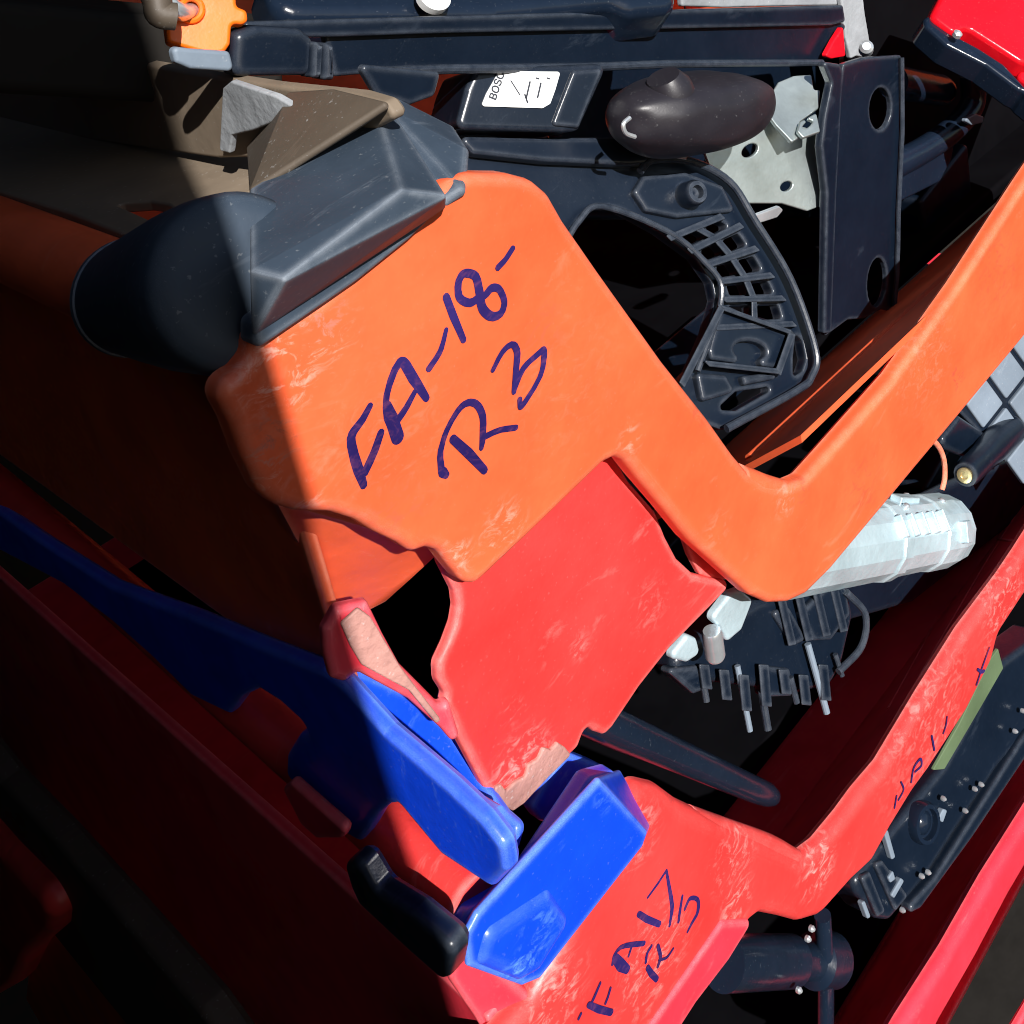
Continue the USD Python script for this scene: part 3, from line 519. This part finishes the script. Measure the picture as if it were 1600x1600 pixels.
part(sh, 'rim', tube([PS.lift(0.005).hit(*p) for p in curve([(1000, 268), (1020, 250), (1080, 252), (1140, 284), (1180, 345), (1236, 438), (1274, 548), (1268, 588), (1245, 610), (1135, 670)], 6)], 0.0015, 10), 'black_plastic')
part(sh, 'rim', tube([PS.lift(0.004).hit(*p) for p in curve([(880, 385), (905, 345), (940, 322), (1040, 360), (1100, 408), (1128, 462), (1090, 580)], 6)], 0.0012, 10), 'black_plastic')
part(sh, 'corner_pad', plate([(990, 300), (1005, 275), (1070, 268), (1130, 290), (1150, 330), (1060, 340), (1010, 330)], PS.lift(0.003), 0.004, 0.0012, 0.0008), 'black_plastic')
cc = PS.lift(0.003).hit(1072, 306)
part(sh, 'screw_boss', rod(cc, cc + PS.n * 0.008, [(0, 0.005), (0.8, 0.0048), (1, 0.004), (1, 0.0025), (0.6, 0.0024)], 24), 'black_plastic')
for pts in ([(1088, 582), (1135, 586), (1150, 612), (1098, 628)], [(1160, 588), (1216, 580), (1212, 592), (1164, 602)]):
    part(sh, 'stiffening_block', plate(pts, PS.lift(0.0035), 0.006, 0.0012), 'black_plastic')
part(sh, 'mounting_plate', plate([(1125, 482), (1140, 478), (1232, 520), (1236, 545), (1215, 575), (1112, 562), (1108, 548)], PS.lift(0.004), 0.005, 0.0012, 0.0006, [oval(1173, 548, 26, 15, 8)]), 'black_plastic')
for a, b in (((1126, 480), (1238, 520)), ((1106, 568), (1215, 580)), ((1066, 600), (1128, 480)), ((1238, 520), (1216, 582))):
    part(sh, 'rib', hull([PS.lift(h).hit(*(np.array(q) + d)) for q in (a, b) for d in ((-3, -3), (3, 3)) for h in (0.003, 0.0072)], 0.0004), 'black_plastic')

dm = thing('round_cap', 'dark glossy dome shaped cap lying on the silver bracket', 'cap', PY(0.062).hit(1090, 220))
dc = PY(0.064).hit(1086, 168)
sp = trimesh.creation.icosphere(4, 1.0)
e1 = (PY(0.064).hit(1190, 150) - dc); e2 = (PY(0.064).hit(1092, 236) - dc); e3 = np.cross(e1, e2); e3 *= 0.020 / np.linalg.norm(e3)
V = np.abs(sp.vertices) ** 0.88 * np.sign(sp.vertices) * (1 + 0.14 * (meshkit.fbm(sp.vertices * 1.6 + 5, 2, 3) - 0.5))[:, None]
V[:, 1] = np.where(V[:, 1] < 0, V[:, 1] * 0.8, V[:, 1] * (1.0 - 0.12 * V[:, 0]))
part(dm, 'shell', trimesh.Trimesh(dc + V[:, :1] * e1 + V[:, 1:2] * e2 + V[:, 2:] * e3, sp.faces), 'dark_dome', smooth=True)
part(dm, 'collar', rod(PY(0.058).hit(1036, 120), PY(0.058).hit(1048, 150), [(0, 0.006), (0.5, 0.0085), (1, 0.009)], 24), 'dark_dome')
part(dm, 'wire_loop', tube([PY(0.052).hit(*p) for p in curve([(984, 184), (974, 194), (978, 208), (992, 214)], 6)], 0.0008, 8), 'bright_metal')

sb = thing('silver_bracket', 'silver sheet metal bracket with small holes behind the black upright leg', 'bracket', PY(0.08).hit(1220, 345))
PM = Plane(PY(0.084).hit(1220, 260), (1, 0, 0), (-0.25, -1, 0.25))
part(sb, 'plate', plate([(1100, 235), (1190, 180), (1262, 200), (1300, 195), (1302, 250), (1288, 320), (1262, 330), (1222, 318), (1165, 318), (1110, 262)], PM, 0.002, 0.0006, 0.0006, [oval(1172, 235, 14, 9, -35), oval(1229, 291, 10, 7, -30)]), 'galvanised_metal')
PM2 = Plane(PY(0.078).hit(1220, 200), (1, 0, 0), (-0.15, -0.8, 0.8))
part(sb, 'upper_fold', plate([(1192, 168), (1216, 128), (1240, 118), (1268, 116), (1272, 140), (1282, 140), (1280, 168), (1250, 190), (1248, 215), (1238, 222), (1212, 195)], PM2, 0.002, 0.0006, 0.0005), 'galvanised_metal')
part(sb, 'clip', plate([(1250, 190), (1276, 176), (1282, 205), (1255, 215), (1246, 205)], PM2.lift(0.003), 0.002, 0.0006, 0.0005, [oval(1262, 194, 10, 4, -40)]), 'galvanised_metal')
part(sb, 'bright_edge', plate([(1168, 345), (1180, 336), (1218, 322), (1225, 328), (1215, 340), (1178, 352)], PY(0.07), 0.002, 0.0006, 0.0004), 'bright_metal')
part(sb, 'tab', plate([(1046, 228), (1070, 225), (1077, 232), (1074, 250), (1060, 248), (1058, 236)], PY(0.066), 0.002, 0.0005, 0.0004), 'bright_metal')

hk = thing('curved_handle', 'black curved plastic handle with grey clip, right of the upright leg', 'handle', PY(0.1).hit(1410, 300))
part(hk, 'grip', tube([PY(0.085).hit(*p) for p in curve([(1390, 262), (1440, 236), (1485, 205), (1518, 165), (1520, 120)], 8)], [0.007] * 33, 20), 'black_gloss', smooth=60)
part(hk, 'skirt', plate([(1395, 255), (1440, 248), (1495, 210), (1488, 250), (1470, 285), (1405, 318), (1385, 315)], PY(0.082), 0.006, 0.002, 0.0012), 'black_gloss')
part(hk, 'clip', plate([(1505, 188), (1525, 178), (1538, 182), (1536, 192), (1520, 196)], PY(0.074), 0.003, 0.0008, 0.0005), 'grey_rubber')
single('dark_tube', rod(PY(0.1).hit(1395, 128), PY(0.1).hit(1474, 142), [(0, 0.009), (0.9, 0.009), (1, 0.008), (1, 0.006), (0.9, 0.006)]), 'black_gloss', 'short black tube between the upright leg and the red lamp', 'tube')
single('grey_strip', plate([(1310, -40), (1345, -40), (1352, 20), (1363, 84), (1358, 90), (1338, 88), (1330, 92), (1322, 60)], PY(0.105), 0.003, 0.001, 0.0005), 'pale_dusty_and_sunlit', 'pale grey strip standing behind the right end of the bracket', 'strip')
single('steel_screw', rod(PY(0.09).hit(1352, 84), PY(0.084).hit(1354, 72), [(0, 0.002), (0.5, 0.002), (0.5, 0.0036), (0.9, 0.0034), (1, 0.002)], 16), 'bright_metal', 'small bright screw on top of the upright leg', 'screw')

rl = thing('red_lamp', 'bright red glossy lamp with black edge in the top right corner', 'lamp', PY(0.06).hit(1500, 60))
PR = Plane(PY(0.05).hit(1540, 40), (1, 0, 0), (-0.1, -0.75, 0.9))
part(rl, 'lens', plate([(1454, 24), (1480, -30), (1760, -30), (1760, 200), (1640, 110), (1596, 95), (1512, 42), (1494, 52)], PR, 0.012, 0.003, 0.001), 'lamp_red')
part(rl, 'lower_lens', plate([(1596, 108), (1760, 190), (1760, 260), (1600, 126), (1590, 118)], PR.lift(-0.002), 0.012, 0.002, 0.001), 'lamp_red')
part(rl, 'black_edge', plate([(1444, 28), (1452, 22), (1496, 56), (1530, 74), (1570, 100), (1600, 132), (1760, 250), (1760, 275), (1600, 144), (1540, 100), (1480, 70), (1446, 40)], PR.lift(-0.003), 0.014, 0.002, 0.0008), 'black_gloss')
cc = PR.lift(0.001).hit(1494, 56)
part(rl, 'screw', rod(cc, cc + PR.n * 0.003, [(0, 0.0022), (0.7, 0.0022), (1, 0.001)], 16), 'bright_metal')

ck = thing('orange_clip', 'bright orange plastic clip with round hole, on the far side of the bracket', 'clip', PY(0.08).hit(320, 85))
PC = Plane(PY(0.078).hit(320, 40), (1, 0, 0), (-0.25, -1, 0.35))
part(ck, 'body', plate([(283, -20), (368, -20), (370, 10), (386, 16), (388, 32), (380, 38), (362, 36), (360, 68), (352, 80), (336, 86), (310, 80), (262, 66), (257, 28), (272, 26), (280, 10)], PC, 0.005, 0.001, 0.0008, [oval(299, 15, 13, 14)]), 'clip_orange')
part(ck, 'hole_ring', tube([PC.lift(0.0006).hit(*p) for p in oval(299, 15, 17, 18)] + [PC.lift(0.0006).hit(*oval(299, 15, 17, 18)[0])], 0.0008, 8), 'clip_orange')
single('metal_rod', tube([PC.lift(0.006).hit(250, -12), PC.lift(0.005).hit(266, 10), PC.lift(0.003).hit(285, 20), PC.lift(-0.004).hit(304, 16)], [0.0022, 0.0024, 0.0022, 0.002], 16), 'bright_metal', 'bright metal rod passing through the orange clip', 'rod')
single('woven_sleeve', tube([PC.lift(0.010).hit(*p) for p in curve([(230, -30), (245, 0), (250, 22), (275, 26)], 6)], 0.0034, 14), 'brown_dusty_plastic', 'dusty brown sleeve hanging left of the orange clip', 'sleeve')
single('grey_cover', plate([(268, 72), (300, 76), (360, 80), (368, 112), (300, 108), (275, 98)], PY(0.072), 0.003, 0.001), 'grey_rubber', 'crumpled grey piece under the orange clip', 'cover')
tp = thing('glossy_housing', 'glossy blue black housing along the top edge above the bracket', 'housing', PY(0.11).hit(600, 20))
part(tp, 'shell', plate([(400, -60), (1060, -60), (1060, 10), (990, 18), (960, 5), (780, 24), (650, 26), (470, 28), (430, 20)], Plane(PY(0.105).hit(600, 10), (1, 0, 0), (0, -0.8, 0.8)), 0.02, 0.005, 0.002), 'black_gloss')
cc = PY(0.098).hit(674, 0)
part(tp, 'white_cap', rod(cc, cc + np.array([0, -0.003, 0.002]), [(0, 0.0055), (0.8, 0.0055), (1, 0.004)], 24), 'paper_label')
single('grey_scrap', plate([(1064, -20), (1320, -20), (1312, 8), (1200, 10), (1130, 12), (1066, 10)], PY(0.108), 0.003, 0.001), 'pale_dusty_and_sunlit', 'pale grey scrap along the top edge, left of the grey strip', 'scrap')
# what fills the back of the bin
single('filler_behind_shroud', hull([PY(0.16).hit(*p) for p in [(840, 90), (1300, 60), (1300, 330), (900, 330)]] + [PY(0.24).hit(*p) for p in [(900, 100), (1300, 80), (1300, 200)]], 0.004), 'black_plastic', 'added black filler for the shade behind the fan shroud', 'duct')  # black filler, added so the shroud opening looks into deep shade
single('filler_behind_handle', hull([PY(0.125).hit(*p) for p in [(1330, -60), (1760, -60), (1760, 40), (1600, 215), (1420, 360), (1330, 360)]] + [PY(0.2).hit(*p) for p in [(1330, -40), (1640, -40)]], 0.004), 'shadow_black', 'added black filler for the shade behind the curved handle', 'tray')  # black filler, added to hide lit walls where shade belongs
single('filler_behind_rail', hull([PY(0.13).hit(*p) for p in [(-40, 20), (420, 60), (420, 150), (-40, 120)]] + [PY(0.2).hit(*p) for p in [(-40, 0), (420, 40)]], 0.004), 'dark_wall', 'added dark filler for the shade behind the long brown rail', 'cover')  # dark filler, added to keep the upper left corner black
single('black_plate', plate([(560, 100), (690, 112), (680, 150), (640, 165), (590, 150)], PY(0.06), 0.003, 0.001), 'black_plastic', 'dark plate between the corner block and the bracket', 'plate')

random.seed(5)
def fill_shade(x0, x1, y0, y1, z, n, label):
    """added black filler on the floor at the back, standing in for deep shade"""
    p = thing('shade_filler', label, 'cover', ((x0 + x1) / 2, (y0 + y1) / 2, z), kind='thing')
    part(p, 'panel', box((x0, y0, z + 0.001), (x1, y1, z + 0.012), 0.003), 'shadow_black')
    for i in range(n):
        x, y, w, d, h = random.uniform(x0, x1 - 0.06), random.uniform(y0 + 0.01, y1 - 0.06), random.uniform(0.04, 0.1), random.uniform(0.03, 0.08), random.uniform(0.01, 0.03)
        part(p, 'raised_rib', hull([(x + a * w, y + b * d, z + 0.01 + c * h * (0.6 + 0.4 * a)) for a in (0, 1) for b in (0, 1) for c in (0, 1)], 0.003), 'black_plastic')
fill_shade(0.13, 0.72, 0.0925, 0.50, FLOOR1 + 0.004, 9, 'added black filler for the shade on the orange bin floor behind the fan shroud')
fill_shade(0.10, 0.66, 0.082, 0.50, FLOOR2 + 0.004, 9, 'added black filler for the shade behind the silver motor')
fill_shade(0.12, 0.85, 0.066, 0.50, FLOOR3 + 0.004, 6, 'added black filler for the shade behind the lamp unit')
# ------------------------------------------------------------------ contents of the lower red bin
mt = thing('wiper_motor', 'silver cast metal motor with ribbed end, under the orange lip', 'motor', PY(0.04).hit(1380, 900))
ma, mb = PY(0.030).hit(1200, 868), PY(0.030).hit(1478, 826)
part(mt, 'body', rod(ma, mb, [(0, 0.0155), (0.05, 0.0160), (0.52, 0.0160), (0.525, 0.0168), (0.57, 0.0168), (0.575, 0.0158), (0.80, 0.0156), (0.805, 0.0164), (0.93, 0.0164), (0.95, 0.0158), (1, 0.0150), (1, 0.010)], 14), 'cast_aluminium', smooth=20)
d = (mb - ma) / np.linalg.norm(mb - ma)
part(mt, 'end_cap', rod(mb, mb + d * 0.009 + np.array([0, 0, 0.002]), [(0, 0.0110), (0.42, 0.0106), (0.45, 0.0082), (0.75, 0.0080), (0.78, 0.0052), (1, 0.0048)], 22), 'cast_aluminium', smooth=30)
upv = np.array([-0.25, -0.55, 0.8]); upv -= d * (upv @ d); upv /= np.linalg.norm(upv)
s_ = np.cross(d, upv)
def lug(nm, f, a, w, h0, h1, tilt=0.0):
    c = ma + (mb - ma) * f; u_ = upv * math.cos(tilt) + s_ * math.sin(tilt); w_ = np.cross(d, u_)
    part(mt, nm, hull([c + d * x * a + u_ * h + w_ * y * w for x in (-1, 1) for y in (-1, 1) for h in (h0, h1 - 0.001 * (x > 0))], 0.0006), 'cast_aluminium')
for f in (0.52, 0.585, 0.65, 0.715, 0.78): lug('fin', f, 0.0012, 0.0040, 0.012, 0.0178, 0.15)
lug('boss', 0.68, 0.008, 0.0022, 0.012, 0.0172, -0.75)
lug('boss', 0.90, 0.003, 0.0040, 0.012, 0.0185, 0.5)
lug('foot', 0.60, 0.012, 0.0030, 0.012, 0.0180, -1.35)
for f, t_ in ((0.62, -0.4), (0.86, -0.45), (0.74, -1.0)):
    u_ = upv * math.cos(t_) + s_ * math.sin(t_); c = ma + (mb - ma) * f + u_ * 0.015
    part(mt, 'screw', rod(c, c + u_ * 0.0022, [(0, 0.0016), (0.7, 0.0016), (1, 0.0010)], 12), 'bright_metal')
part(mt, 'seam', tube([PY(0.0165).hit(*p) for p in [(1320, 862), (1380, 855), (1470, 846)]], 0.0007, 8), 'cast_aluminium')
cb = thing('connector_block', 'black wiring connector with downward pins, in the lower red bin under the lip', 'connector', PY(0.03).hit(1180, 1140))
PCn = Plane(PY(0.028).hit(1200, 1030), (1, 0, 0), (-0.1, -1, 0.3))
part(cb, 'body', plate([(1030, 1046), (1080, 1000), (1180, 940), (1255, 918), (1322, 904), (1336, 960), (1318, 1040), (1300, 1072), (1250, 1085), (1180, 1075), (1120, 1068)], PCn, 0.02, 0.003, 0.001), 'black_plastic')
for pts, h in (([(1250, 960), (1290, 918), (1322, 912), (1330, 960), (1300, 1000), (1272, 1002)], .003), ([(1205, 955), (1235, 950), (1262, 1000), (1240, 1010)], .002), ([(1040, 1046), (1090, 1040), (1110, 1075), (1085, 1085)], .002), ([(1190, 1040), (1235, 1045), (1245, 1088), (1195, 1090)], .002)):
    part(cb, 'socket', plate(pts, PCn.lift(h), 0.006, 0.0012, 0.0005), 'black_plastic')
for a, b, r_ in (((1152, 1040), (1172, 1142), .0011), ((1096, 1046), (1104, 1096), .0012), ((1262, 1006), (1292, 1114), .0013), ((1235, 1058), (1245, 1098), .0012), ((1305, 1022), (1316, 1056), .0010), ((1190, 1080), (1200, 1140), .0014)):
    part(cb, 'pin', tube([PCn.lift(0.003).hit(*a), PCn.lift(0.003).hit(*b)], r_, 10), 'grey_rubber' if r_ in (.0011, .0013) else 'black_plastic')
for k in range(7):
    a = np.array([1100 + k * 31, 1040 + (k % 3) * 8.0]); b = a + (5, 34 + 9 * ((k * 5) % 4))
    part(cb, 'blade', hull([PCn.lift(h).hit(*(q + e)) for q in (a, b) for e in ((-6, 0), (6, 1)) for h in (0.0008, 0.0040)], 0.0005), 'black_plastic')
for k in range(4):
    a = np.array([1216 + k * 27, 935 - k * 7.0])
    part(cb, 'latch_rib', hull([PCn.lift(h).hit(*(a + e)) for e in ((0, 0), (9, -2), (26, 70), (17, 72)) for h in (0.0, 0.0032)], 0.0005), 'black_plastic')
part(cb, 'wire', tube([PCn.lift(0.004).hit(*p) for p in curve([(1322, 925), (1352, 960), (1346, 1010), (1310, 1050)], 6)], 0.0014, 10), 'black_plastic')
for pts, nm, lab in (([(1112, 968), (1142, 928), (1160, 922), (1178, 938), (1160, 985), (1138, 1004), (1126, 980)], 'silver_flange', 'silver cast flange beside the black connector, touching the red panel'),
        ([(1046, 1030), (1075, 992), (1090, 998), (1096, 1022), (1075, 1036)], 'silver_lug', 'silver lug below the flange, at the edge of the red panel')):
    single(nm, plate(pts, PY(0.020), 0.004, 0.0014, 0.0006), 'cast_aluminium', lab, 'metal part')
single('silver_bush', rod(PY(0.021).hit(1112, 985), PY(0.021).hit(1118, 1028), [(0, 0.003), (0.1, 0.0035), (0.9, 0.0035), (1, 0.003)], 20), 'bright_metal', 'small bright round bush beside the silver lug', 'bush')
single('black_rod', tube([PY(0.02).hit(900, 1110), PY(0.02).hit(960, 1138), PY(0.02).hit(1080, 1190), PY(0.02).hit(1180, 1234), PY(0.02).hit(1198, 1241), PY(0.02).hit(1208, 1245), PY(0.02).hit(1212, 1247)], [0.0055, 0.0055, 0.0048, 0.0043, 0.0040, 0.0030, 0.0012], 20), 'black_gloss', 'glossy black rod with shiny tip between the two red bins', 'rod', smooth=60)
kp = thing('rubber_pad', 'grey rubber pad of square blocks at the right edge under the orange lip', 'rubber pad', PY(0.04).hit(1560, 640))
PK = Plane(PY(0.036).hit(1560, 620), (1, 0, 0), (-0.3, -1, 0.35))
part(kp, 'base', plate([(1495, 640), (1590, 500), (1700, 560), (1640, 720), (1575, 722)], PK, 0.004, 0.001), 'black_plastic')
k0, ku, kv = np.array([1506, 632.]), np.array([36, -46.]), np.array([32, 44.])
for i in range(4):
    for j in range(3):
        q = [k0 + ku * (i + a) + kv * (j + b) for a, b in ((.06, .06), (.92, .06), (.92, .92), (.06, .92))]
        part(kp, 'block', plate([tuple(x) for x in q], PK.lift(0.002), 0.003, 0.0009, 0.0006), 'grey_rubber')
hs = thing('cable_end', 'black cable end with brass insert below the orange lip', 'cable end', PY(0.03).hit(1510, 760))
ha, hb = PY(0.030).hit(1560, 690), PY(0.024).hit(1508, 742)
part(hs, 'boot', rod(ha + (ha - hb) * 0.4, hb, [(0, 0.008), (0.5, 0.0075), (0.6, 0.0066), (0.95, 0.0062), (1, 0.0054)], 28), 'black_plastic')
d = (hb - ha) / np.linalg.norm(hb - ha)
part(hs, 'insert', rod(hb, hb + d * 0.0012, [(0, 0.0036), (0.9, 0.0036), (1, 0.0028), (1, 0.0018), (0.5, 0.0016)], 20), 'brass')
part(hs, 'shoulder', plate([(1470, 690), (1500, 650), (1562, 692), (1570, 730), (1540, 725), (1500, 712), (1480, 704)], PY(0.034), 0.008, 0.002, 0.001), 'black_plastic')
single('orange_wire', tube([PY(0.026).hit(*p) for p in curve([(1440, 680), (1462, 692), (1474, 715), (1476, 745), (1472, 765)], 6)], 0.0012, 10), 'orange_plastic', 'thin orange wire looped beside the cable end', 'wire')
single('black_lump', hull([PY(0.06).hit(*p) for p in [(1200, 900), (1480, 760), (1640, 700), (1640, 760), (1420, 930), (1240, 980)]] + [PY(0.09).hit(1300, 860), PY(0.09).hit(1600, 720)], 0.003), 'black_plastic', 'black part in the dark behind the silver motor', 'car part')

# ------------------------------------------------------------------ contents of the third bin
lp = thing('headlamp_unit', 'black lamp unit with round lens and small bright pins, below the lower red lip', 'lamp unit', PY(0.02).hit(1400, 1440))
PLm = Plane(PY(0.018).hit(1440, 1290), (1, 0, 0), (-0.1, -1, 0.3))
part(lp, 'body', plate([(1330, 1378), (1400, 1290), (1480, 1190), (1560, 1040), (1640, 980), (1640, 1110), (1560, 1200), (1520, 1260), (1450, 1370), (1392, 1440), (1372, 1438), (1340, 1400)], PLm, 0.02, 0.003, 0.001), 'black_plastic')
cc = PLm.lift(0.0005).hit(1440, 1284)
part(lp, 'lens_ring', rod(cc - PLm.n * 0.003, cc + PLm.n * 0.004, [(0, 0.0085), (0.7, 0.0085), (1, 0.0078), (1, 0.0062), (0.6, 0.006)], 32), 'black_gloss')
part(lp, 'lens', rod(cc, cc + PLm.n * 0.0035, [(0, 0.0052), (0.4, 0.0048), (0.8, 0.003), (1, 0.0006)], 32), 'black_gloss', smooth=70)
part(lp, 'side_rail', plate([(1462, 1370), (1530, 1262), (1600, 1150), (1640, 1100), (1640, 1130), (1520, 1310), (1440, 1420), (1400, 1440)], PLm.lift(0.003), 0.006, 0.0015), 'black_plastic')
for px, py in ((1521, 1232), (1531, 1225), (1506, 1266), (1472, 1247), (1438, 1368), (1448, 1362), (1408, 1421), (1596, 1110), (1584, 1142)):
    c = PLm.lift(0.003).hit(px, py)
    part(lp, 'pin', rod(c, c + PLm.n * 0.0022, [(0, 0.0011), (0.6, 0.0011), (1, 0.0005)], 12), 'bright_metal')
for pts in ([(1466, 1280), (1474, 1264), (1481, 1266), (1474, 1286)], [(1392, 1400), (1408, 1372), (1414, 1376), (1398, 1404)], [(1381, 1300), (1388, 1297), (1400, 1340), (1394, 1344)], [(1388, 1372), (1396, 1360), (1400, 1374), (1392, 1380)], [(1346, 1410), (1352, 1408), (1362, 1434), (1356, 1436)]):
    part(lp, 'terminal', plate(pts, PLm.lift(0.003), 0.003, 0.0006), 'grey_rubber')
for pts in ([(1366, 1350), (1380, 1345), (1420, 1400), (1400, 1425)], [(1345, 1372), (1360, 1362), (1385, 1425), (1372, 1434)]):
    part(lp, 'rib', plate(pts, PLm.lift(0.002), 0.004, 0.001), 'black_plastic')
single('green_card', plate([(1548, 1030), (1560, 1014), (1568, 1044), (1530, 1110), (1476, 1202), (1458, 1204), (1500, 1130)], PY(0.012), 0.0015, 0.0004), 'green_card', 'olive green card strip between the lower red lip and lamp unit', 'card')
tu = thing('black_canister', 'black canister with ribbed neck at the bottom, under the lower red lip', 'canister', PY(0.03).hit(1250, 1560))
part(tu, 'body', rod(PY(0.03).hit(1130, 1505), PY(0.03).hit(1300, 1500), [(0, 0.009), (0.6, 0.009), (0.65, 0.007), (0.8, 0.007), (0.82, 0.010), (1, 0.010)], 28), 'black_gloss')
part(tu, 'neck', tube([PY(0.026).hit(1285, 1430), PY(0.026).hit(1290, 1500), PY(0.026).hit(1290, 1600)], 0.0035, 14), 'black_gloss')
for px, py in ((1266, 1450), (1260, 1466), (1246, 1546)):
    c = PY(0.018).hit(px, py)
    part(tu, 'rivet', rod(c, c + np.array([0, -0.002, 0.0005]), [(0, 0.0012), (0.6, 0.0012), (1, 0.0006)], 12), 'bright_metal')
